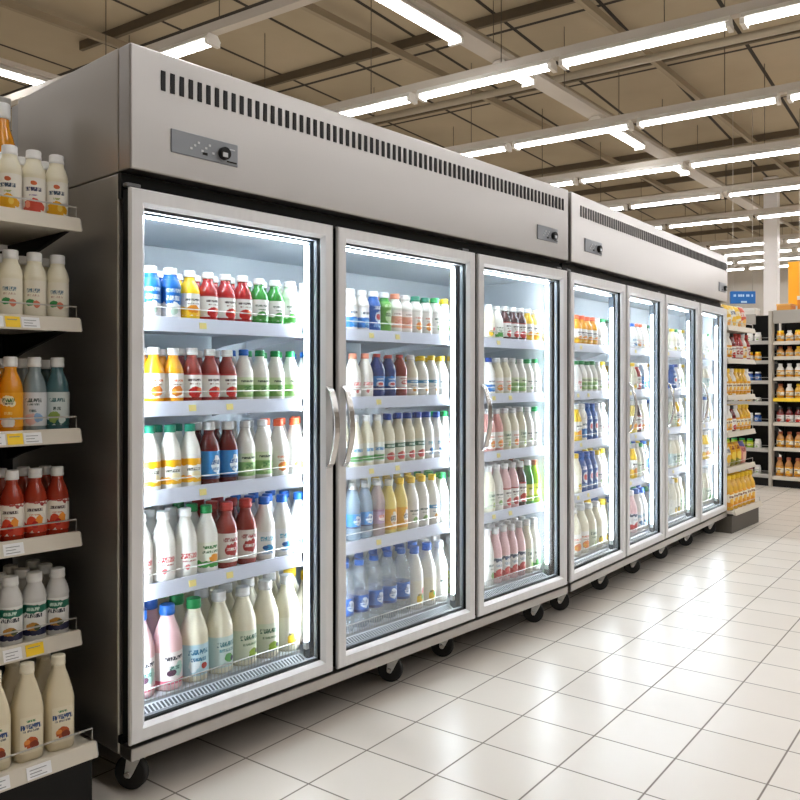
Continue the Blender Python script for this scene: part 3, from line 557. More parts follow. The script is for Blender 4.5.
# ------------------------------------------------------------------ glass-door refrigerator
SHELF_Z = [1.299, 1.059, 0.811, 0.550]
BASE_Z = 0.232
_PIECES = {}
def fridge(name, label, ox, oy, rz, bounds, lipy, handles, panels, vent, casters, nrail, DP=0.67):
    L = bounds[-1]
    T = thing(name, label, 'refrigerator', (ox, oy, 0), rz, 'glass-door merchandising refrigerators')
    # cabinet shell
    BK = DP - 0.07; SB = DP - 0.10; gap = 0.071; LF = max(lipy - 0.044, 0.047)
    for xa in (0, L - 0.03): obj('side_panel', bb(xa, xa + 0.03, 0.06, DP, 0.127, 1.668), STEEL_SIDE, T, 0.004)
    obj('back_panel', bb(0.002, L - 0.002, DP, DP + (0.05 if not nrail else 0.01), 0.14, 1.99), mat('back_grey', (170, 168, 166), 0.5), T, 0.004)
    bm = bmesh.new()
    box(bm, 0.03, L - 0.03, BK, DP, 0.2, 1.66); box(bm, 0.03, 0.045, 0.09, BK, 0.2, 1.62); box(bm, L - 0.045, L - 0.03, 0.09, BK, 0.2, 1.62)
    box(bm, 0.03, L - 0.03, 0.075, BK, 1.585, 1.66); box(bm, 0.03, L - 0.03, 0.062, BK, 0.165, 0.198)
    obj('liner', bm, INNER, T)
    # dark face frame around the doors
    bm = bmesh.new()
    box(bm, 0.001, L - 0.001, 0.045, 0.0745, 1.6, 1.668); box(bm, 0.001, L - 0.001, 0.045, 0.0615, 0.158, 0.178)
    for b in bounds: box(bm, min(max(b - 0.018, 0.0305), L - 0.055), max(min(b + 0.018, L - 0.0305), 0.055), 0.052, 0.0735, 0.185, 1.612)
    obj('face_frame', bm, BLACK, T)
    # header
    obj('header_body', bb(0, L, 0.06, DP, 1.671, 2.0), STEEL_SIDE, T, 0.003)
    H = obj('header_front', bb(0, L, -0.002, 0.058, 1.671, 2.0), STEEL, T, 0.005)
    bm = bmesh.new(); x = vent[0]
    while x < vent[1]:
        box(bm, x, x + 0.013, -0.0045, 0.002, 1.897, 1.95); x += 0.029
    obj('vent_grille', bm, DARKIN if vent[2] else mat('slot_grey', (90, 88, 86), 0.6), H)
    for i, (p0, p1) in enumerate(panels):
        P = obj('control_panel', bb(p0, p1, -0.006, 0.0, 1.738, 1.802), PANELG, T, 0.002); tag(P, 'grey control plate')
        wd = p1 - p0
        kx = p0 + wd * 0.76
        k = obj('knob', cyl(bmesh.new(), (kx, -0.006, 1.766), (kx, -0.022, 1.766), 0.018, 20), BLACKM, P, 0.002)
        obj('knob_pointer', bb(kx - 0.012, kx + 0.004, -0.0245, -0.0215, 1.754, 1.766), PANELL, P)
        bm = bmesh.new()
        for q in range(7):
            zz = 1.757 + 0.01 * (q % 3); xx = p0 + wd * (0.26 + 0.055 * q); box(bm, xx, xx + wd * 0.035, -0.0075, -0.005, zz, zz + 0.006)
        box(bm, p0 + wd * 0.86, p1 - 0.012, -0.0075, -0.005, 1.782, 1.785)
        obj('dial_marks', bm, PANELL, P)
        bm = bmesh.new(); box(bm, p0 + wd * 0.82, p1 - 0.006, -0.0075, -0.005, 1.745, 1.749); box(bm, p0 + wd * 0.45, p0 + wd * 0.52, -0.0075, -0.005, 1.75, 1.757)
        obj('printed_line', bm, BLACKM, P)
    # toe apron
    obj('apron', bb(0.004, L - 0.002, 0.0, 0.06, 0.122, 0.156), STEEL, T, 0.003)
    obj('base_tray', bb(0.03, L - 0.03, 0.061, DP - 0.01, 0.127, 0.164), BLACKM, T)
    obj('underside_shade_block', bb(0.12 if L < 2.5 else 0.15, L - 0.12, 0.19, DP - (0.17 if L < 2.5 else 0.02), 0.045, 0.1265), BLACKM, T)  # added black block, stands in for the deep shade under the cabinet
    # casters
    for cx, cyy, cr in casters:
        e = bpy.data.objects.new('caster', None); C.objects.link(e); e.parent = T; e.location = (cx, cyy, 0); e.rotation_euler = (0, 0, cr)
        obj('wheel', cyl(bmesh.new(), (-0.014, 0.02, 0.047), (0.014, 0.02, 0.047), 0.047, 28), RUBBER, e, 0.006)
        for s in (-1, 1):
            bm = prism(bmesh.new(), [(-0.03, 0.118), (0.02, 0.118), (0.03, 0.05), (0.024, 0.036), (0.014, 0.036), (0.005, 0.05)], s * 0.02 - 0.003, s * 0.02 + 0.003)
            obj('fork', bm, FORK, e, 0.002)
        obj('mounting_plate', bb(-0.03, 0.03, -0.035, 0.035, 0.116, 0.1215), FORK, e)
        obj('axle_bolt', cyl(bmesh.new(), (-0.028, 0.02, 0.047), (0.028, 0.02, 0.047), 0.008, 12), CHROME, e)
    # doors
    for i, (b0, b1) in enumerate(zip(bounds, bounds[1:])):
        x0, x1, z0, z1 = b0 + (0.011 if i else 0.002), b1 - (0.011 if i < len(bounds) - 2 else 0.004), 0.165, 1.624
        fw = 0.047
        bm = bmesh.new()
        # mitred frame: outer front, slightly bevelled inner lip
        def ring(o_, y): return [(x0 + o_, y, z0 + o_), (x1 - o_, y, z0 + o_), (x1 - o_, y, z1 - o_), (x0 + o_, y, z1 - o_)]
        loops = [ring(0, 0.013), ring(0, 0.004), ring(0.004, 0.0), ring(fw - 0.012, 0.0), ring(fw, 0.012), ring(fw, 0.013)]
        vs = [[bm.verts.new(p) for p in lp] for lp in loops]
        for a, b in zip(vs, vs[1:] + vs[:1]):
            for k in range(4): bm.faces.new((a[k], a[(k + 1) % 4], b[(k + 1) % 4], b[k]))
        bk = bmesh.new(); vs = [[bk.verts.new(p) for p in lp] for lp in (ring(0.003, 0.0135), ring(0.003, 0.044), ring(fw, 0.044), ring(fw, 0.0135))]
        for a, b in zip(vs, vs[1:] + vs[:1]):
            for k in range(4): bk.faces.new((a[k], a[(k + 1) % 4], b[(k + 1) % 4], b[k]))
        Dr = obj('door', bm, FRAME, T)
        tag(obj('frame_core', bk, BLACK, Dr), 'black rear half of the door frame'); Dr['label'] = f'{ORD[i]} glass door from the left'
        obj('glass_pane', bb(x0 + fw - 0.006, x1 - fw + 0.006, 0.018, 0.024, z0 + fw - 0.006, z1 - fw + 0.006), GLASS, Dr)
        bm = bmesh.new()
        for (a0, a1, c0, c1) in ((x0 + fw - 0.004, x1 - fw + 0.004, z1 - fw - 0.006, z1 - fw), (x0 + fw - 0.004, x1 - fw + 0.004, z0 + fw, z0 + fw + 0.006),
                                 (x0 + fw, x0 + fw + 0.004, z0 + fw, z1 - fw), (x1 - fw - 0.004, x1 - fw, z0 + fw, z1 - fw)):
            box(bm, a0, a1, 0.026, 0.04, c0, c1)
        obj('gasket', bm, mat('gasket_grey', (110, 116, 122), 0.4), Dr)
        hs = handles[i]
        if hs:
            hx = x0 + 0.026 if hs < 0 else x1 - 0.022
            bm = bmesh.new(); rings = []
            for k in range(17):
                t = k / 16; z = 0.83 + 0.27 * t; y = -0.012 - 0.03 * math.sin(PI * t)
                if k in (0, 16): y = 0.001
                dz = 0.004
                rings.append([bm.verts.new((hx - 0.012, y, z)), bm.verts.new((hx + 0.012, y, z)), bm.verts.new((hx + 0.012, y + 0.008, z)), bm.verts.new((hx - 0.012, y + 0.008, z))])
            for a, b in zip(rings, rings[1:]):
                for k in range(4): bm.faces.new((a[k], a[(k + 1) % 4], b[(k + 1) % 4], b[k]))
            bm.faces.new(rings[0]); bm.faces.new(rings[-1][::-1])
            obj('handle', bm, CHROME, Dr, 0.0025)
        hg = x0 + 0.03 if hs >= 0 else x1 - 0.03
        obj('hinge_bracket', bb(hg - 0.03, hg + 0.012, 0.02, 0.04, z1 + 0.005, z1 + 0.015), mat('hinge_grey', (110, 110, 110), 0.35, 0.8), Dr, 0.002)
    # mullions with light strips, and top strips
    for i, (b0, b1) in enumerate(zip(bounds, bounds[1:])):
        last = i == len(bounds) - 2
        ym = 0.066 if not nrail else 0.05; yb = 0.096 if not nrail else 0.08
        if not last: obj('mullion', bb(b1 - 0.056, b1 + 0.056, ym, yb, 0.2, 1.584), MULL, T, 0.003)
        else: obj('mullion', bb(b1 - 0.056, b1 - 0.0455, ym, yb, 0.2, 1.584), MULL, T, 0.003)
        if i == 0: obj('mullion', bb(b0 + 0.0455, b0 + 0.056, ym, yb, 0.2, 1.584), MULL, T, 0.003)
        zt = 1.56 if not nrail else 1.50
        for lx in (b0 + 0.0625, b1 - 0.0625):  # a strip on each side; the hidden left one added for even light
            S = obj('light_strip', bb(lx - 0.0045, lx + 0.0045, ym + 0.004, ym + 0.014, 0.26, zt), LED, T)
            obj('strip_cap', bb(lx - 0.006, lx + 0.006, ym + 0.003, ym + 0.02, 0.235, 0.2595), SHELFW, S)
        S = obj('light_strip', bb(b0 + 0.075, b1 - 0.085, 0.052, 0.060, 1.560, 1.566), LED, T)
        obj('strip_holder', bb(b0 + 0.06, b1 - 0.06, 0.05, 0.066, 1.5665, 1.584), MULL, S)
    # shelves: one per bay and level
    for i, (b0, b1) in enumerate(zip(bounds, bounds[1:])):
        s0, s1 = b0 + gap, b1 - gap
        for j, z in enumerate(SHELF_Z):
            Sh = obj('shelf', bb(s0, s1, lipy + 0.006, SB, z - 0.022, z - 0.006), SHELFW, T)
            Sh['label'] = f'white wire-fronted shelf, {ORD[j]} from the top behind the {ORD[i]} door'
            obj('price_rail', prism(bmesh.new(), [(lipy - 0.004, z - 0.042), (lipy + 0.003, z), (lipy + 0.008, z), (lipy + 0.008, z - 0.042)], s0, s1), mat('rail_lilac', (214, 220, 236), 0.3), Sh)
            bm = bmesh.new()
            tube(bm, [(s0 + 0.01, lipy + 0.006, z - 0.002), (s0 + 0.01, lipy + 0.006, z + 0.026), (s1 - 0.01, lipy + 0.006, z + 0.026), (s1 - 0.01, lipy + 0.006, z - 0.002)], 0.0018, 6)
            obj('guard_wire', bm, WIRE, Sh)
            for tx in ((0.5, 0.28) if (i + j) % 2 else (0.34,)):
                x = s0 + (s1 - s0) * tx
                bm = bmesh.new(); a = (lipy - 0.0015, z - 0.030); b = (lipy + 0.0012, z - 0.012)
                prism(bm, [(a[0] - 0.0016, a[1]), (b[0] - 0.0016, b[1]), (b[0], b[1]), (a[0], a[1])], x, x + 0.024)
                obj('price_tag', bm, mat('tag_pale_yellow', (242, 228, 150), 0.5), Sh)
            for bx in (s0 + 0.004, s1 - 0.012):
                obj('shelf_bracket', prism(bmesh.new(), [(lipy + 0.05, z - 0.023), (SB, z - 0.023), (SB, z - 0.075), (SB - 0.07, z - 0.06)], bx, bx + 0.008), SHELFW, Sh)
        # bottom rack with slotted grille
        Rk = obj('bottom_rack', bb(s0, s1, lipy + 0.006, SB, BASE_Z - 0.022, BASE_Z - 0.003), RACK, T)
        zl, zh = 0.203, BASE_Z - 0.012; ya, yb2 = LF + 0.008, lipy + 0.004
        obj('front_ledge', prism(bmesh.new(), [(ya, zl), (ya, zl - 0.004), (yb2, zl - 0.004), (yb2, zh)], s0, s1), RACK, Rk)
        sl = lambda y: zl + (zh - zl) * (y - ya) / (yb2 - ya)
        obj('front_lip', bb(s0, s1, LF, LF + 0.007, 0.199, 0.212), SHELFW, Rk)
        bm = bmesh.new(); x = s0 + 0.01
        while x < s1 - 0.015:
            prism(bm, [(y_, sl(y_) + d_) for y_, d_ in ((LF + 0.012, -0.001), (lipy - 0.002, -0.001), (lipy - 0.002, 0.0012), (LF + 0.012, 0.0012))], x, x + 0.006); x += 0.0125
        obj('slot_grille', bm, mat('slot_mid', (70, 76, 82), 0.6), Rk)
        bm = bmesh.new(); x = s0 + 0.01
        tube(bm, [(s0 + 0.01, lipy + 0.003, BASE_Z + 0.028), (s1 - 0.01, lipy + 0.003, BASE_Z + 0.028)], 0.0018, 6)
        while x < s1 - 0.01:
            box(bm, x - 0.0007, x + 0.0007, lipy + 0.0022, lipy + 0.0038, BASE_Z - 0.008, BASE_Z + 0.028); x += 0.0125
        obj('guard_wire', bm, WIRE, Rk)
    M = Matrix.Translation((ox, oy, 0)) @ Matrix.Rotation(rz, 4, 'Z')
    return M
LEVEL = ['top shelf', 'second shelf', 'third shelf', 'fourth shelf', 'bottom rack']
HGT = [0.150, 0.160, 0.187, 0.200, 0.242]
def stock(M, i, which, lipy, rows, xs, backs, hgt=HGT, ymax=0.565):
    for j, keys in enumerate(rows):
        x0, x1 = xs[j]; n = len(keys); st = (x1 - x0) / max(n - 1, 1)
        z = (SHELF_Z[j] - 0.0058) if j < 4 else BASE_Z - 0.0028
        rad = min(st * 0.475, 0.043)
        lev = LEVEL[j]; grp = f'bottles on the {lev} of {which}'
        for q, k in enumerate(keys):
            hh = hgt[j] * (R.uniform(0.985, 1.01)); rs = rad / kind_r(k); hs = hh / kind_h(k)
            place(M, x0 + st * q, lipy + 0.012 + rad, z, k, rs, hs, f'{D[k][6]}, {ORD[q]} from left, {lev}, {which}', grp)
            for b in range(backs[j]):
                hb = hs * R.uniform(0.97, 1.0); y = lipy + 0.012 + rad + (b + 1) * (2 * rad + 0.004)
                if y + rad > ymax: break
                place(M, x0 + st * q, y, z, k, rs, hb, f'{D[k][6]}, {"second" if b == 0 else "third" if b == 1 else "fourth"} row, column {q + 1}, {lev}, {which}', grp)

F1 = dict(ox=1.119, oy=1.933, rz=0.0)
M1 = fridge('display_refrigerator', 'large stainless three-door glass refrigerator in front, full of bottles', F1['ox'], F1['oy'], 0.0, [0, 0.742, 1.524, 2.236], 0.09,
            [1, -1, -1], [(0.12, 0.342), (1.965, 2.135)], (0.09, 2.18, True),
            [(0.075, 0.085, 0.5), (1.13, 0.085, 0.5), (1.47, 0.11, 0.5), (2.11, 0.085, 0.5), (2.18, 0.58, 0.4), (0.08, 0.58, 0.4)], False)
A2 = math.radians(4.62)
M2 = fridge('display_refrigerator', 'stainless four-door glass refrigerator farther along, next to the golden bottle shelves', 3.388, 1.937, A2, [0, 0.69, 1.30, 1.975, 2.61], 0.072,
            [0, -1, -1, -1], [(0.148, 0.35), (2.392, 2.555)], (0.1, 2.57, False),
            [(0.1, 0.085, 0.5), (0.578, 0.085, 0.5), (1.037, 0.085, 0.5), (1.507, 0.085, 0.5), (1.996, 0.085, 0.5), (2.53, 0.085, 0.5)], True, 0.40)
d1 = [['YB', 'YB', 'JY', 'JR', 'JR', 'JR', 'JG', 'JG', 'YP', 'YO'],
      ['JO', 'JO', 'JB', 'JB', 'JB', 'MB', 'MG', 'MG', 'MG', 'MBO'],
      ['MY', 'MY', 'MY', 'JD', 'JD', 'MW', 'MW', 'MO', 'MO', 'MO'],
      ['MR', 'MR', 'MR', 'MGO', 'JW', 'JW', 'MBT', 'MBT', 'MBT'],
      ['PB', 'PB', 'CG', 'CT', 'CGR', 'CGR', 'CF', 'CY']]
stock(M1, 0, 'first door', 0.09, d1, [(.140, .722), (.15, .722), (.137, .745), (.110, .70), (.112, .745)], [1, 1, 1, 2, 3])
d2 = [['YBH', 'YBH', 'YBF', 'YGF', 'YPE', 'YPW', 'YGC', 'YGC', 'YGC2', 'YYC', 'YYC'],
      ['MPE', 'MPE', 'CO', 'CO', 'COR', 'CBS', 'MYB', 'MYB', 'MYP', 'MYP'],
      ['MWB', 'MWB', 'MWB', 'MRB', 'MRB', 'MRB', 'MRB', 'MBB', 'MBB', 'MGP', 'MGP'],
      ['WB', 'WB', 'WP', 'MAM', 'MAY', 'MYP', 'MYP', 'MYB', 'MGW', 'MGW'],
      ['WBB', 'WBB', 'WBB', 'WBB', 'WBB', 'MBF', 'MBF', 'MWP', 'MWG']]
stock(M1, 1, 'second door', 0.09, d2, [(.936, 1.533), (.951, 1.519), (.961, 1.539), (.951, 1.526), (.915, 1.526)], [1, 1, 1, 2, 2])
d3 = [['CF', 'GS', 'JK', 'JK', 'JK', 'JY', 'JBU'],
      ['BCA', 'CWO', 'CWO', 'MW', 'MW', 'MGW', 'MGW'],
      ['SRO', 'SRO', 'CGR', 'CWO', 'CGR', 'MWP', 'MGW'],
      ['CGR', 'MWP', 'SPK', 'SPK', 'JK', 'SGR', 'SLI'],
      ['MWP', 'SNA', 'SNA', 'SNA', 'SNA', 'CGR', 'GS']]
stock(M1, 2, 'third door', 0.09, d3, [(1.785, 2.155)] * 4 + [(1.775, 2.15)], [1, 1, 1, 2, 2])
d4 = [['JOR', 'JOR', 'JOR', 'JOR', 'MWP', 'MGW', 'MGW', 'MWP'], ['MGP', 'MG', 'MG', 'MG', 'MWP', 'CY', 'JY', 'CY'], ['JY', 'YBH', 'BJB', 'BJB', 'MWP', 'MR', 'MR', 'MWP'],
      ['CY', 'BJB', 'BJB', 'BJB', 'MYP', 'MYP', 'MWP', 'MR'], ['CWO', 'CWO', 'CGR', 'CF', 'CY', 'MBT']]
stock(M2, 0, 'fourth door', 0.072, d4, [(.30, .76)] * 4 + [(.29, .76)], [0, 0, 1, 1, 1], ymax=0.30)
d5 = [['MBT', 'MO', 'MO', 'CWO', 'MGW', 'MYB'], ['CY', 'JR', 'WB', 'YBH', 'MYB', 'MGW'], ['JBU', 'JK', 'CWO', 'MWP', 'MBT', 'MYP'], ['JY', 'CGR', 'MGW', 'WBB', 'CY', 'MBB'], ['SNA', 'MBT', 'MBT', 'MGW', 'WBB']]
stock(M2, 1, 'fifth door', 0.072, d5, [(1.06, 1.385)] * 5, [0, 0, 0, 1, 1], ymax=0.30)
d6 = [['CY', 'MGW', 'CWO', 'MYP', 'MWP'], ['BJB', 'MBB', 'CGR', 'CY', 'MWP'], ['CGR', 'JY', 'MWP', 'CGR', 'MYB'], ['CT', 'CGR', 'MWP', 'CGR', 'GS'], ['CF', 'CY', 'CGR', 'CF', 'MWP']]
stock(M2, 2, 'sixth door', 0.072, d6, [(1.755, 2.03)] * 5, [0, 0, 0, 1, 1], ymax=0.30)
d7 = [['MWP', 'MGW'], ['CT', 'MWP'], ['MBT', 'CF'], ['JY', 'CWO'], ['CGR', 'GS']]
stock(M2, 3, 'seventh door', 0.072, d7, [(2.455, 2.525)] * 5, [0, 0, 1, 1, 1], ymax=0.30)

# ------------------------------------------------------------------ gondola shelving
def gondola(name, label, ox, oy, rz, width, levels, depth, back_y, base_d, base_top, htop, rail_m=None, tags=(), header=None, uprights=True, yellow=None, plinth=None):
    T = thing(name, label, 'shelving unit', (ox, oy, 0), rz)
    obj('back_panel', bb(0, width, back_y, back_y + 0.03, 0.0, htop), BLACKM, T)
    if header:
        obj('header_panel', bb(0.0, width - header[3], header[0], header[0] + 0.02, header[1], header[2]), CREAMD, T, 0.003)
    if uprights:
        for x in (0.0, width - 0.03): obj('upright', bb(x, x + 0.03, back_y - 0.03, back_y, 0.0, htop), BLACKM, T)
    obj('plinth', bb(0, width, -base_d + 0.02, back_y, 0.0, base_top - 0.045), plinth or BLACKM, T)
    for j, z in enumerate(levels + [base_top]):
        yf = 0.0 if j < len(levels) else -base_d
        m = rail_m or CREAM
        S = obj('shelf', bb(0, width, yf + 0.012, back_y - 0.031, z - 0.030, z - 0.010), m, T)
        obj('price_rail', prism(bmesh.new(), [(yf, z), (yf + 0.011, z), (yf + 0.011, z - 0.036), (yf - 0.012, z - 0.038)], 0, width), TAGY if yellow == j else m, S, 0.0015)
        obj('rail_end', prism(bmesh.new(), [(yf + 0.001, z - 0.003), (yf + 0.011, z - 0.003), (yf + 0.011, z - 0.034), (yf - 0.009, z - 0.035)], width + 0.0003, width + 0.003), CREAMD, S)
        obj('guard_wire', tube(bmesh.new(), [(0.01, yf + 0.014, z - 0.012), (0.01, yf + 0.014, z + 0.03), (width - 0.003, yf + 0.014, z + 0.03), (width - 0.003, yf + 0.014, z - 0.012)], 0.0022, 6), WIRE, S)
        if j < len(levels) and uprights:
            for x in (0.004, width - 0.016):
                obj('shelf_bracket', prism(bmesh.new(), [(yf + 0.05, z - 0.031), (back_y - 0.031, z - 0.031), (back_y - 0.031, z - 0.11), (back_y - 0.12, z - 0.085)], x, x + 0.012), BLACKM, S)
        for (jj, x, wd, kind) in tags:
            if jj != j: continue
            mt = TAGY if kind == 'y' else TAGW
            pr = [(yf - 0.0118, z - 0.033), (yf - 0.0038, z - 0.006), (yf - 0.0022, z - 0.006), (yf - 0.0102, z - 0.033)]
            g = obj('price_tag', prism(bmesh.new(), pr, x, x + wd), mt, S)
            bm = bmesh.new()
            for q in range(3 if kind == 'w' else 1):
                zz = z - 0.013 - 0.007 * q; yy = yf - 0.0038 - 0.008 * (z - 0.006 - zz) / 0.027
                box(bm, x + wd * 0.12, x + wd * (0.8 - 0.2 * (q % 2)), yy - 0.0012, yy + 0.0005, zz - 0.0016, zz)
            obj('printed_line', bm, mat('print_grey', (150, 150, 150), 0.6), g)
    return Matrix.Translation((ox, oy, 0)) @ Matrix.Rotation(rz, 4, 'Z')

GL = [1.548, 1.284, 0.993, 0.72, 0.459]
GW = 0.95; GX = 1.05 - GW; GY = 2.065
tags = [(1, GW - .155, .045, 'w'), (1, GW - .195, .036, 'y'), (1, GW - .26, .06, 'w'), (2, GW - .15, .045, 'w'), (2, GW - .19, .038, 'y'), (2, GW - .25, .055, 'w'),
        (3, GW - .20, .05, 'w'), (4, GW - .145, .045, 'y'), (4, GW - .20, .045, 'w'), (5, GW - .18, .06, 'w'), (5, GW - .27, .05, 'w')]
MG_ = gondola('shelving_unit', 'cream shelving unit with bottles at the left side of the front refrigerator', GX, GY, 0.0, GW, GL, 0.4, 0.44, 0.085, 0.19, 1.5, None, tags, (0.42, 1.56, 1.96, 0.0))
def shelf_row(M, z, keys, xs, y, rad, hgt, lev, where, grp, back=0):
    for q, (k, x) in enumerate(zip(keys, xs)):
        rs = rad / kind_r(k); hs = hgt / kind_h(k)
        place(M, x, y, z - 0.0098, k, rs, hs, f'{D[k][6]}, {ORD[q]} from left, {lev}, {where}', grp, spin=(-0.14 if k == 'L6' else R.uniform(-0.6, -0.4)) if where.startswith('left') else None)
        for b in range(back):
            place(M, x, y + (b + 1) * (2.3 * rad + 0.004), z - 0.0098, k, rs, hs * R.uniform(0.97, 1), f'{D[k][6]}, row {b + 2}, column {q + 1}, {lev}, {where}', grp)
def lin_x(a, b, n): return [a + (b - a) * q / (n - 1) for q in range(n)]
GR = 'bottles on the {} of the left shelving unit'
wl = 'left shelving unit'
shelf_row(MG_, GL[0], ['L1A', 'L1A', 'L1A', 'L1B', 'L1A'], lin_x(0.668, 0.912, 5), 0.052, 0.0297, 0.176, 'top shelf', wl, GR.format('top shelf'), 1)
place(MG_, 0.835, 0.21, GL[0] - 0.0098, 'LT', 0.039 / kind_r('LT'), 0.33 / kind_h('LT'), 'tall orange bottle with white bands behind the top-shelf bottles, left shelving unit', GR.format('top shelf'), spin=-0.4)
shelf_row(MG_, GL[1], ['L2'] * 5, lin_x(0.67, 0.914, 5), 0.052, 0.0297, 0.176, 'second shelf', wl, GR.format('second shelf'), 1)
shelf_row(MG_, GL[2], ['L3A', 'L3A', 'L3A', 'L3B', 'L3C'], lin_x(0.67, 0.914, 5), 0.052, 0.0297, 0.196, 'third shelf', wl, GR.format('third shelf'), 1)
shelf_row(MG_, GL[3], ['L4'] * 5, lin_x(0.678, 0.914, 5), 0.052, 0.0287, 0.18, 'fourth shelf', wl, GR.format('fourth shelf'), 1)
shelf_row(MG_, GL[4], ['L5'] * 5, lin_x(0.67, 0.914, 5), 0.052, 0.0297, 0.172, 'fifth shelf', wl, GR.format('fifth shelf'), 2)
shelf_row(MG_, 0.19, ['L6'] * 4, lin_x(0.643, 0.883, 4), -0.018, 0.0345, 0.234, 'base shelf', wl, GR.format('base shelf'), 1)

# right-hand shelving unit past the second refrigerator
RZ = A2
ex, ey = 3.375 + 2.63 * math.cos(A2), 1.936 + 2.63 * math.sin(A2)
RL = [1.51, 1.27, 1.0, 0.73, 0.47]
MR_ = gondola('shelving_unit', 'cream shelving unit with golden bottles beyond the four-door refrigerator', ex, ey, RZ - 0.06, 0.62, RL, 0.4, 0.44, 0.05, 0.17, 1.75, plinth=mat('plinth_grey', (88, 83, 75), 0.6))
wr = 'shelves past last refrigerator'
GRR = 'goods on the {} past the last refrigerator'
shelf_row(MR_, RL[1], ['RW', 'RW', 'RK', 'RR', 'RR', 'RW', 'RR'], lin_x(0.06, 0.57, 7), 0.055, 0.036, 0.2, 'second shelf', wr, GRR.format('second shelf'), 1)
shelf_row(MR_, RL[2], ['RW', 'RH', 'RW', 'RH', 'RH', 'RH', 'RW'], lin_x(0.06, 0.57, 7), 0.055, 0.038, 0.205, 'third shelf', wr, GRR.format('third shelf'), 1)
shelf_row(MR_, RL[3], ['RW', 'RW', 'RK', 'RW', 'RH', 'RH', 'RH'], lin_x(0.06, 0.57, 7), 0.055, 0.038, 0.2, 'fourth shelf', wr, GRR.format('fourth shelf'), 1)
shelf_row(MR_, 0.17, ['RH'] * 6, lin_x(0.065, 0.56, 6), 0.025, 0.045, 0.25, 'base shelf', wr, GRR.format('base shelf'), 1)
# snack bags
def bag_mesh(m):
    bm = bmesh.new(); nu, nv = 10, 12; g = {}
    for side in (-1, 1):
        for i in range(nu + 1):
            for j in range(nv + 1):
                u, v = i / nu, j / nv; edge = i in (0, nu) or j in (0, nv)
                if edge and side == 1: g[side, i, j] = g[-1, i, j]; continue
                th = 0.034 * (math.sin(PI * u) ** 0.6) * (math.sin(PI * v) ** 0.5) if not edge else 0
                th *= 1 + 0.15 * math.sin(7 * u + 5 * v)
                g[side, i, j] = bm.verts.new(((u - 0.5) * 0.13 * (1 - 0.06 * math.sin(PI * v)), side * th, v * 0.2))
    for side in (-1, 1):
        for i in range(nu):
            for j in range(nv):
                f = bm.faces.new([g[side, i, j], g[side, i + 1, j], g[side, i + 1, j + 1], g[side, i, j + 1]]); f.smooth = True
    bmesh.ops.recalc_face_normals(bm, faces=bm.faces)
    me = bpy.data.meshes.new('snack_bag'); uvl = bm.loops.layers.uv.new('UVMap')
    for f in bm.faces:
        for lp in f.loops: lp[uvl].uv = (0.5 + lp.vert.co.x / 0.42, lp.vert.co.z / 0.2)
    bm.to_mesh(me); bm.free(); me.materials.append(m)
    return me
BAGS = {'yellow': bag_mesh(label_mat('bag_yellow', (250, 206, 50), [(0.0, 0.42, (246, 240, 220))], [(0.5, 0.2, 0.1, 0.14, (240, 170, 40))], [(0.66, 0.1, 0.11, (250, 244, 220))], 0.2)),
        'white': bag_mesh(label_mat('bag_white', (242, 238, 226), [(0.8, 1.0, (250, 216, 90))], [(0.5, 0.3, 0.12, 0.2, (246, 200, 60))], [(0.66, 0.08, 0.11, (120, 130, 150))], 0.2)),
        'red': bag_mesh(label_mat('bag_red', (226, 96, 70), [(0.0, 0.4, (244, 226, 200))], [(0.5, 0.3, 0.1, 0.14, (246, 190, 80))], [(0.66, 0.1, 0.11, (250, 240, 230))], 0.2)),
        'gold': bag_mesh(label_mat('bag_gold', (238, 180, 30), [(0.0, 0.3, (150, 150, 50))], [(0.5, 0.42, 0.12, 0.2, (250, 220, 80))], [(0.76, 0.08, 0.11, (150, 60, 30))], 0.2)),
        'pink': bag_mesh(label_mat('bag_pink', (226, 150, 140), [(0.75, 1.0, (90, 90, 170))], [(0.5, 0.3, 0.1, 0.2, (240, 200, 180))], [(0.6, 0.08, 0.1, (130, 50, 60))], 0.2))}
def bag(M, x, y, z, key, lev, ordn, sc=1.0):
    o = bpy.data.objects.new('snack_bag', BAGS[key]); C.objects.link(o); o.location = M @ Vector((x, y, z))
    o.rotation_euler = (-0.12, 0, math.atan2(M[1][0], M[0][0])); o.scale = (sc, sc, sc)
    tag(o, f'{key} snack bag, {ordn} from left on the {lev} past last refrigerator', 'snack bag', GRR.format(lev))
for q, k in enumerate(['white', 'yellow', 'white', 'yellow', 'red']): bag(MR_, 0.075 + 0.117 * q, 0.065, RL[0] - 0.0095, k, 'top shelf', ORD[q], 0.88)
for q, k in enumerate(['red', 'white', 'gold', 'gold', 'pink']): bag(MR_, 0.075 + 0.117 * q, 0.065, RL[4] - 0.0095, k, 'fifth shelf', ORD[q], 0.88)

# far end shelving, facing back along the aisle
FZ = -PI / 2
LA = [1.516, 1.31, 1.10, 0.88, 0.665, 0.39]
POSTC = mat('post_cream', (190, 184, 172), 0.5)
MA = gondola('shelving_unit', 'dark end shelving unit with small jars between the golden shelves and cream post', 8.9, 3.42, FZ, 0.66, LA, 0.3, 0.3, 0.02, 0.125, 1.80, CREAMD, (), (0.0, 1.69, 1.80, 0.14))
LB = [1.506, 1.35, 1.135, 0.92, 0.67, 0.41]
MBx = gondola('shelving_unit', 'dark end shelving unit with sauce bottles to the right of the cream post', 8.9, 2.72, FZ, 0.95, LB, 0.3, 0.3, 0.03, 0.115, 1.82, CREAM, (), (-0.01, 1.69, 1.825, 0.0), yellow=3)
po = obj('shelf_post', bb(8.86, 8.95, 2.7235, 2.755, 0.0, 1.82), POSTC); tag(po, 'tall cream post between the two dark end shelving units', 'post')
wa, wb = 'left end shelving', 'right end shelving'
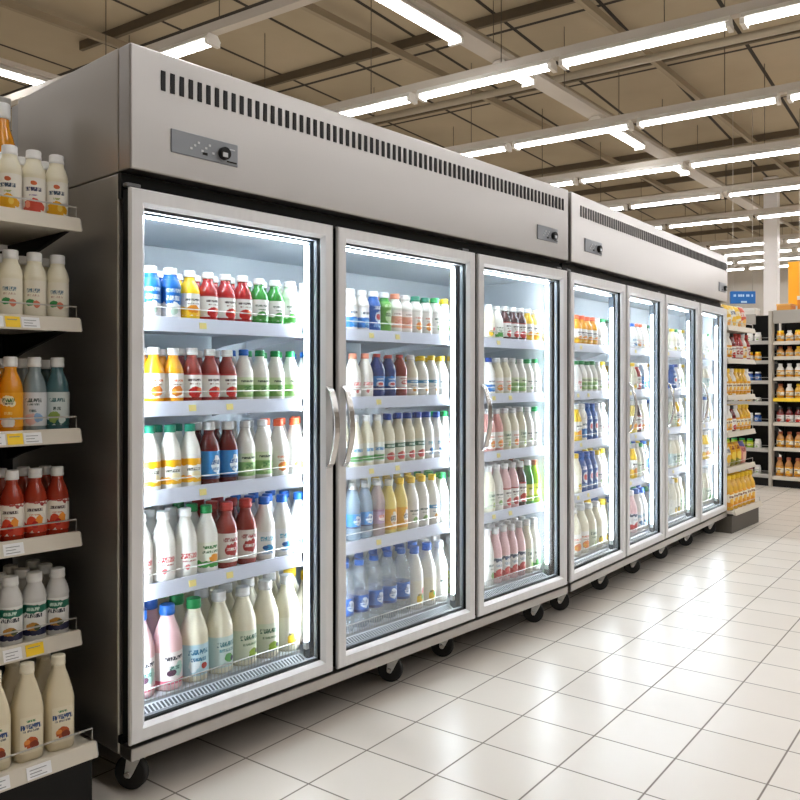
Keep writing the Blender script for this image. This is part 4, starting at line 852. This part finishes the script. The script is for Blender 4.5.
for j, keys in enumerate((['RB', 'RJ', 'RJ', 'RB', 'RJ', 'RJ'], ['RG', 'RG', 'RO', 'RG', 'RO', 'RO'], ['RJ', 'RR', 'RJ', 'RJ', 'RB', 'RB'], ['RO', 'RO', 'RJ', 'RO', 'RO', 'RJ'], ['RJ', 'RJ', 'RK', 'RJ', 'RJ', 'RB'], ['RG', 'RG', 'RG', 'RG', 'RG', 'RJ'])):
    z = LA[j]
    for q, k in enumerate(keys):
        x = 0.12 + 0.082 * q
        place(MA, x, 0.055, z - 0.0098, k, 0.034 / kind_r(k), (0.1 if j != 3 else 0.05) / kind_h(k), f'{D[k][6]}, {ORD[q]} from left, {LEVEL[j] if j < 4 else ORD[j] + " shelf"}, dark end shelving', f'jars on the {ORD[j]} shelf of the dark end unit')
for q, k in enumerate(['RJ', 'RJ', 'RJ', 'RJ', 'RR', 'RJ']):
    place(MA, 0.12 + 0.082 * q, 0.05, 0.125 - 0.0098, k, 0.032 / kind_r(k), 0.09 / kind_h(k), f'{D[k][6]}, {ORD[q]} from left, base shelf, dark end shelving', 'jars on the base shelf of the dark end unit')
for j, (keys, h) in enumerate(((['RO', 'RW', 'RO', 'RO', 'RH'], 0.12), (['RT', 'RT', 'RH', 'RB', 'RB'], 0.11), (['RW', 'RW', 'RW', 'YBF', 'YBF'], 0.15), (['RT', 'RW', 'RH', 'RT', 'RW'], 0.155), (['RK', 'RK', 'RK', 'RT', 'RK'], 0.165), (['RT', 'RT', 'RT', 'RT', 'RT'], 0.17), (['RT', 'RT', 'RT', 'RT', 'RT'], 0.2))):
    z = (LB + [0.115])[j]
    for q, k in enumerate(keys):
        place(MBx, 0.055 + 0.088 * q, 0.055 if j < 6 else 0.03, z - 0.0098, k, 0.037 / kind_r(k), h / kind_h(k), f'{D[k][6]}, {ORD[q]} from left, {ORD[j]} shelf, right of cream post', f'bottles on the {ORD[j]} shelf right of the cream post')
# cartons on top of the end shelving
def carton(name, M, x, y, z, sx, sy, sz, colr, lid, label):
    o = thing(name, label, 'box', M @ Vector((x, y, z)), math.atan2(M[1][0], M[0][0]) + 0.05)
    obj('body', bb(-sx / 2, sx / 2, -sy / 2, sy / 2, 0, sz * 0.72), mat('carton_' + label[:9], colr, 0.6), o, 0.003)
    obj('lid', bb(-sx / 2 - 0.003, sx / 2 + 0.003, -sy / 2 - 0.003, sy / 2 + 0.003, sz * 0.722, sz), mat('carton_lid_' + label[:9], lid, 0.6), o, 0.003)
ZT = 1.8005
def top_slab(M, wd, z, label):
    o = obj('top_board', bb(0.0, wd, 0.025, 0.33, z, z + 0.015), CREAMD); return o
carton('carton', MA, 0.20, 0.15, 1.8, 0.2, 0.2, 0.1, (232, 230, 226), (214, 220, 226), 'white carton on top of the dark end unit')
carton('carton', MA, 0.42, 0.16, 1.8, 0.14, 0.18, 0.07, (236, 232, 224), (240, 240, 236), 'small pale carton on top of the dark end unit')
carton('carton', MBx, 0.08, 0.16, 1.825, 0.14, 0.2, 0.07, (240, 170, 80), (246, 190, 110), 'light orange carton on top beside the cream post')
carton('carton', MBx, 0.30, 0.16, 1.825, 0.17, 0.22, 0.14, (240, 140, 40), (236, 232, 226), 'deep orange carton with white lid, on top of end unit')

# hanging signs
def sign(name, label, x, y, z0, z1, wd, rz, colr, marks, cat='sign'):
    t = thing(name, label, cat, (x, y, z0), rz)
    obj('board', bb(-wd / 2, wd / 2, -0.025, 0.025, 0, z1 - z0), mat('sign_' + str(colr), colr, 0.5), t, 0.004)
    for s in (-1, 1): obj('hanging_rod', cyl(bmesh.new(), (s * wd * 0.4, 0, z1 - z0), (s * wd * 0.4, 0, ZC - z0), 0.004, 6), TRUNK, t)
    if marks:
        bm = bmesh.new(); q = random.Random(3); h = z1 - z0
        x_ = -wd * 0.40
        while x_ < wd * 0.36:
            s = q.uniform(0.04, 0.09) * wd
            if q.random() > 0.2: box(bm, x_, x_ + s * 0.75, -0.027, -0.0245, h * 0.55, h * 0.74)
            x_ += s
        box(bm, -wd * 0.1, wd * 0.14, -0.027, -0.0245, h * 0.0 + 0.01, h * 0.2)
        obj('lettering', bm, mat('sign_letter', (190, 220, 244), 0.5), t)
    return t
bx, by = cam2w(0.4205 * 12, 12)
sign('aisle_sign', 'small blue hanging aisle sign above the golden bottle shelves', bx, by, 2.22, 2.40, 0.36, HEAD - PI / 2, (24, 104, 180), True)
sign('hanging_banner', 'large orange hanging banner at the right beyond the white column', 14.2, 3.0, 2.30, 3.02, 2.2, -PI / 2, (252, 172, 10), False, 'banner')
sign('hanging_banner', 'narrow dark orange banner hanging below the large orange one', 14.0, 3.2, 1.93, 2.2, 1.7, -PI / 2, (238, 134, 12), False, 'banner')
